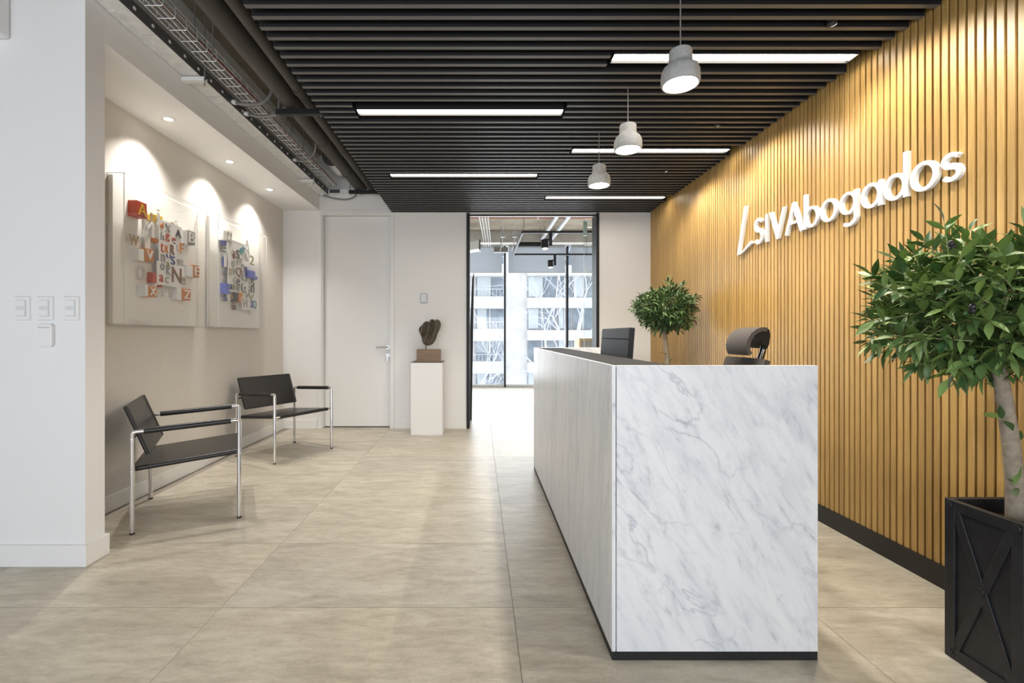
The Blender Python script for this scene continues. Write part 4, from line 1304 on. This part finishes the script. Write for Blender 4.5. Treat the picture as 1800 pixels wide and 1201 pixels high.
fruits = [(1.42, 1.42, 1.395), (1.425, 1.42, 1.385), (1.64, 1.34, 1.36), (1.65, 1.34, 1.345), (1.40, 1.34, 1.20), (1.41, 1.35, 1.19), (1.60, 1.30, 1.31), (1.615, 1.3, 1.30)]
tree('large round-crowned potted tree in a black square planter at the right edge', (1.794, 1.539, 0), (0.30, 0.242, 0.548), 0.50,
     [(1.750, 1.539, 0.49), (1.748, 1.539, 0.62), (1.735, 1.539, 0.76), (1.715, 1.54, 0.90), (1.694, 1.54, 1.02), (1.69, 1.54, 1.10)],
     (1.71, 1.57, 1.195), (0.335, 0.33, 0.215), 0.070, 0.0235, 400, 9, 'olive_leaf', fruits, 7,
     [((1.49, 1.50, 1.39), (-0.15, 0, 1), 0.09, 9), ((1.53, 1.50, 1.37), (0.35, 0, 1), 0.09, 9), ((1.74, 1.50, 1.38), (-0.1, 0, 1), 0.10, 9), ((1.80, 1.52, 1.36), (0.3, 0, 1), 0.1, 9), ((1.46, 1.5, 1.37), (-0.6, 0, 0.6), 0.07, 8),
      ((1.712, 1.53, 0.84), (-0.8, -0.2, 0.25), 0.05, 3), ((1.735, 1.53, 0.77), (0.8, -0.3, 0.2), 0.04, 3), ((1.742, 1.53, 0.62), (-0.6, -0.3, 0.5), 0.05, 3), ((1.30, 1.5, 1.16), (-1, -0.1, 0.1), 0.07, 8), ((1.34, 1.5, 1.25), (-1, -0.1, 0.4), 0.07, 8)], xmax=2.03, trunk_r=0.0225)
tree('small round-crowned potted tree against the oak wall behind the desk', (1.70, 4.30, 0), (0.30, 0.30, 0.548), 0.50,
     [(1.72, 4.30, 0.49), (1.72, 4.30, 0.75), (1.71, 4.30, 0.95), (1.692, 4.30, 1.12), (1.69, 4.30, 1.2)],
     (1.69, 4.30, 1.335), (0.245, 0.25, 0.20), 0.062, 0.0185, 330, 9, 'bay_leaf', [(1.70, 4.28, 1.14)], 3,
     [((1.685, 4.2, 1.56), (0, 0, 1), 0.05, 7), ((1.80, 4.2, 1.53), (0.4, 0, 1), 0.05, 7), ((1.705, 4.28, 0.95), (-0.9, -0.3, 0.2), 0.05, 3), ((1.71, 4.28, 0.88), (0.8, -0.3, 0.4), 0.04, 3)], xmax=2.03, trunk_r=0.022)

# ------------------------------------------------------------------ far office
bw = MB().box(-4.2, -2.4, 5.8, YFAR, 0, ZC).build('wall_office_left', 'white_paint')
struct(bw, 'white side wall of the far office on the left', 'wall')
bw = MB().box(4.6, 5.2, 5.8, YFAR, 0, ZC).build('wall_office_right', 'white_paint')
struct(bw, 'white side wall of the far office on the right', 'wall')
bw = MB().box(XR + 0.1, 5.2, YB, YB + 0.15, 0, ZC).build('wall_office_near', 'white_paint')
struct(bw, 'white partition of the far office beyond the oak wall', 'wall')
be = MB().box(-4.2, 5.2, 9.75, 10.15, 3.03, ZC).build('trim_2', 'pale_concrete')
struct(be, 'pale concrete beam above the far window', 'beam')
wn = bpy.data.objects.new('window_1', None)
COL.objects.link(wn)
wn.location = (0, YFAR, 0)
struct(wn, 'floor-to-ceiling window of the far office', 'window')
mx_ = [-2.3, -0.9, 0.559, 1.905, 3.25, 4.6]
for i, x in enumerate(mx_):
    MB().box(x - 0.018, x + 0.018, -0.05, 0.08, 0.0, 3.03).build('mullion', 'black_steel', wn)
for i in range(len(mx_) - 1):
    MB().box(mx_[i] + 0.024, mx_[i + 1] - 0.024, 0.02, 0.03, 0.04, 3.03).build('pane', 'window_glass', wn)
MB().box(-2.4, 4.6, -0.03, 0.08, 0.0, 0.045).build('bottom_rail', 'galvanized', wn)
for i, lab in enumerate(['grey roller shade at the left end of the far window', 'grey roller shade left of the wide pane in the far window', 'grey roller shade over the middle pane of the far window', 'grey roller shade at the right edge of the opening', 'grey roller shade at the right end of the far window']):
    a, b_ = mx_[i] + 0.07, mx_[i + 1] - 0.07
    rs = thing('roller_shade', lab, 'roller shade', ((a + b_) / 2, YFAR - 0.13, 3.0), group='roller shades of the far window')
    hw_ = (b_ - a) / 2
    MB().box(-hw_, hw_, -0.001, 0.001, -0.535, 0.0).build('fabric', 'shade_grey', rs)
    MB().tube([(-hw_, 0, 0), (hw_, 0, 0)], 0.025, 14).build('roller', 'grey_plastic', rs, smooth=True)
    MB().box(-hw_, hw_, -0.006, 0.006, -0.56, -0.535).build('bottom_bar', 'white_plastic', rs)
# track lighting
tr_ = thing('track_rail', 'black u-shaped lighting track hanging in the far office', 'lighting track', (0.70, 7.56, 2.75))
MB().box(0, 3.0, -0.017, 0.017, 0, 0.034).build('near_rail', 'black_steel', tr_)
MB().box(0, 3.0, 2.083, 2.117, 0, 0.034).build('far_rail', 'black_steel', tr_)
MB().box(-0.017, 0.017, 0.017, 2.083, 0, 0.034).build('side_rail', 'black_steel', tr_)
for x, y in ((0.02, 0), (1.5, 0), (2.9, 0), (0.02, 2.1), (1.5, 2.1)):
    MB().tube([(x, y, 0.034), (x, y, ZC - 2.75)], 0.004, 6).build('suspension', 'black_steel', tr_)
for x, y, z, lab in ((1.055, 7.56, 2.75, 'nearer black track spotlight in the far office'), (1.46, 9.66, 2.75, 'farther black track spotlight in the far office')):
    ts = thing('track_spotlight', lab, 'spotlight', (x, y, z), group='black track spotlights')
    MB().box(0.065, 0.115, -0.02, 0.02, -0.21, -0.0).build('driver_box', 'black_steel', ts, bevel=0.003)
    MB().tube([(0.03, 0, -0.10), (0.07, 0, -0.10)], 0.012, 12).build('joint', 'black_steel', ts, smooth=True)
    c_ = MB().tube([(-0.005, 0, -0.11), (0.0, -0.02, -0.25)], 0.058, 24).build('can', 'black_steel', ts, smooth=True)
    MB().tube([(0.0, -0.0202, -0.2505), (0.0, -0.0206, -0.2535)], 0.046, 24).build('lens', 'spot_glow', ts, smooth=True)
# ceiling services of the far office
for x, lab in ((1.30, 'left grey pipe under the far office ceiling'), (1.50, 'right grey pipe under the far office ceiling')):
    g_ = thing('grey_pipe', lab, 'pipe', (x, 7.0, 3.10), group='grey office pipes')
    MB().tube([(0, 0, 0), (0, 2.72, 0)], 0.036, 18).build('run', 'grey_plastic', g_, smooth=True)
    for y in (0.4, 2.4):
        MB().tube([(0, y, 0.03), (0, y, ZC - 3.10)], 0.005, 6).build('threaded_rod', 'conduit_grey', g_)
rp = thing('red_pipe', 'thin red pipe high across the far office ceiling', 'pipe', (-2.35, 8.5, 3.235))
MB().tube([(0, 0, 0), (6.9, 0, 0)], 0.018, 12).build('run', 'beam_red', rp, smooth=True)
for x in (0.3, 3.4, 6.4):
    MB().box(x, x + 0.02, -0.025, 0.025, -0.02, 0.035).build('clamp', 'galvanized', rp)
ob = thing('office_wire_basket', 'white wire cable basket dropping toward the far window', 'cable tray', (0.06, 7.3, 3.02))
for x in (-0.07, -0.025, 0.025, 0.07):
    MB().tube([(x, 0, 0), (x + 0.10, 2.1, 0), (x + 0.11, 2.3, -0.10)], 0.004, 6).build('long_wire', 'galvanized_wire', ob)
for k in range(22):
    MB().tube([(-0.07 + k * 0.0048, k * 0.1, 0.05), (-0.07 + k * 0.0048, k * 0.1, 0), (0.07 + k * 0.0048, k * 0.1, 0), (0.07 + k * 0.0048, k * 0.1, 0.05)], 0.004, 6).build('cross_wire', 'galvanized_wire', ob)
for x, y, lab in ((0.445, 8.8, 'left small grey junction box hanging in the far office'), (0.665, 8.8, 'right small grey junction box hanging in the far office')):
    jb = thing('junction_box', lab, 'junction box', (x, y, 3.0), group='hanging junction boxes')
    MB().box(-0.04, 0.04, -0.03, 0.03, -0.06, 0.06).build('box', 'grey_plastic', jb, bevel=0.003)
    MB().tube([(0, 0, 0.06), (0, 0, ZC - 3.0)], 0.006, 8).build('conduit', 'galvanized', jb)
    MB().tube([(0, 0, -0.06), (-0.02, 0.02, -0.2), (-0.05, 0.1, -0.3)], 0.006, 8).build('cable', 'galvanized', jb)
dd = thing('air_duct', 'pale slanting sheet metal duct at the left of the far window', 'duct', (-0.42, 9.3, 2.80))
MB().hexa([(-0.5, 0, -0.15), (0.42, 0, 0.02), (0.42, 0.3, 0.02), (-0.5, 0.3, -0.15), (-0.5, 0, 0.0), (0.42, 0, 0.19), (0.42, 0.3, 0.19), (-0.5, 0.3, 0.0)]).build('run', 'galvanized', dd)
MB().box(0.42, 0.45, -0.01, 0.31, 0.0, 0.2).build('flange', 'tray_dark', dd)
MB().tube([(0.2, 0.15, 0.10), (0.2, 0.15, ZC - 2.80)], 0.005, 6).build('threaded_rod', 'conduit_grey', dd)
db = thing('equipment_box', 'dark grey box hung beside the window mullion', 'box', (0.44, 9.5, 2.83))
MB().box(-0.14, 0.14, -0.06, 0.06, -0.05, 0.05).build('case', 'conduit_grey', db, bevel=0.004)
MB().tube([(0, 0, 0.05), (0, 0, ZC - 2.83)], 0.005, 6).build('threaded_rod', 'conduit_grey', db)
bt = thing('black_tube', 'short thick black tube under the far office beam', 'pipe', (0.76, 9.4, 2.92))
MB().tube([(0, 0, 0), (0.54, 0, 0)], 0.05, 20).build('run', 'black_steel', bt, smooth=True)
for x in (0.1, 0.45):
    MB().tube([(x, 0, 0.04), (x, 0, ZC - 2.92)], 0.005, 6).build('threaded_rod', 'conduit_grey', bt)
ca = thing('wood_cabinet', 'light wood open frame cabinet beyond the desk in the far office', 'cabinet', (2.06, 7.9, 0))
MB().box(-0.38, 0.42, 0, 0.36, 1.02, 1.062).build('top', 'light_wood', ca)
MB().box(-0.38, -0.34, 0, 0.36, 0, 1.02).build('side_panel', 'light_wood', ca)
MB().box(0.38, 0.42, 0, 0.36, 0, 1.02).build('side_panel', 'light_wood', ca)
MB().box(-0.34, 0.38, 0.34, 0.36, 0.0, 1.02).build('back_panel', 'white_lacquer', ca)
MB().box(-0.34, 0.38, 0.01, 0.34, 0.42, 0.45).build('shelf', 'light_wood', ca)
bl = thing('leaning_panel', 'narrow black panel leaning inside the left edge of the opening', 'panel', (-0.12, 6.2, 0))
MB().hexa([(-0.05, 0, 0), (0.025, 0, 0), (0.025, 0.03, 0), (-0.05, 0.03, 0), (0.03, 0, 1.86), (0.055, 0, 1.95), (0.055, 0.03, 1.95), (0.03, 0.03, 1.86)]).build('sheet', 'black_steel', bl)

# ------------------------------------------------------------------ outdoors: apartment house and bare trees
YA = 40.0
ab = thing('apartment_building', 'pale apartment building with balconies seen through the far window', 'building', (0, YA, 0))
MB().box(-16, 26, 0.6, 6, -14, 22).build('wall', 'facade', ab)
FH = 2.72
pane_me = {}
for fl_ in range(-5, 7):
    zc = 1.12 + (589 - 503.5) / 830 * YA - 0 + fl_ * FH      # middle of a window row
    MB().box(-16, -0.35 + 2.5, -0.6, 0.6, zc - 0.9 - 1.0, zc - 0.9).build('balcony', 'facade_band', ab)
    MB().box(4.05, 26, -0.6, 0.6, zc - 1.0 - 0.85, zc - 1.0).build('balcony', 'facade_band', ab)
    for x0, x1 in ((-0.24, 2.1), (-4.4, -1.1), (-9, -5.4), (4.15, 6.6), (6.75, 7.9), (8.05, 9.7), (11.2, 14.6), (16, 19)):
        w_ = MB().box(x0, x1, 0.45, 0.6, zc - 0.9, zc + 0.9).build('window', 'facade_glass', ab)
        cw = (x1 - x0) * (0.34 if (fl_ + int(x0 * 3)) % 2 else 0.5)
        if (fl_ + int(x0 * 5)) % 3:
            MB().box(x0 + 0.08, x0 + 0.08 + cw, 0.40, 0.45, zc - 0.85, zc + 0.85).build('curtain', 'facade_curtain', w_)
        MB().box((x0 + x1) / 2 - 0.05, (x0 + x1) / 2 + 0.05, 0.36, 0.45, zc - 0.9, zc + 0.9).build('window_bar', 'facade_band', w_)
    rl = MB().box(-4.8, 2.1, -0.62, -0.58, zc - 0.32, zc - 0.27)
    for k in range(24):
        rl.box(-4.75 + k * 0.295, -4.72 + k * 0.295, -0.615, -0.585, zc - 0.9, zc - 0.3)
    rl.build('railing', 'railing_pale', ab)
def bare_tree(label, x, y, h, seed, r0):
    rng = random.Random(seed)
    t_ = thing('bare_tree', label, 'tree', (x, y, -7), group='bare street trees')
    tk_ = MB()
    bm_ = MB()
    tw_ = MB()
    def grow(p, d, ln, r, lev):
        q_ = [p]
        dd_ = d
        for k in range(3):
            dd_ = (dd_ + Vector((rng.uniform(-0.12, 0.12), rng.uniform(-0.12, 0.12), 0.05))).normalized()
            q_.append(q_[-1] + dd_ * ln / 3)
        (tk_ if lev == 0 else bm_ if lev < 3 else tw_).tube(q_, [r, r * 0.9, r * 0.8, r * 0.68], 8 if lev < 2 else 5 if lev < 3 else 3, cap=False)
        if lev >= 5:
            return
        for k in range(3 if lev in (1, 2, 3) else 4 if lev == 0 else 2):
            a = rng.uniform(0, 2 * math.pi)
            sp2 = rng.uniform(0.35, 0.75)
            o = dd_.orthogonal().normalized()
            o = Matrix.Rotation(a, 3, dd_) @ o
            nd = (dd_ * math.cos(sp2) + o * math.sin(sp2)).normalized()
            base_ = q_[-1] if k < 2 else q_[2]
            grow(base_, nd, ln * rng.uniform(0.62, 0.82), r * 0.58, lev + 1)
    grow(Vector((0, 0, 0)), Vector((0.02, 0, 1)), h * 0.34, r0, 0)
    tk_.build('trunk', 'bare_bark', t_, smooth=True)
    bm_.build('limbs', 'bare_bark', t_, smooth=True)
    o = tw_.build('twigs', 'bare_bark', t_, recalc=False)
    o['kind'] = 'stuff'
bare_tree('bare pale tree just outside the right part of the far window', 4.6, 22.0, 13.5, 11, 0.17)
bare_tree('bare pale tree farther right outside the far window', 11.5, 30.0, 13.0, 5, 0.15)
bare_tree('bare pale tree low outside the left part of the far window', -1.6, 33.0, 10.5, 23, 0.13)
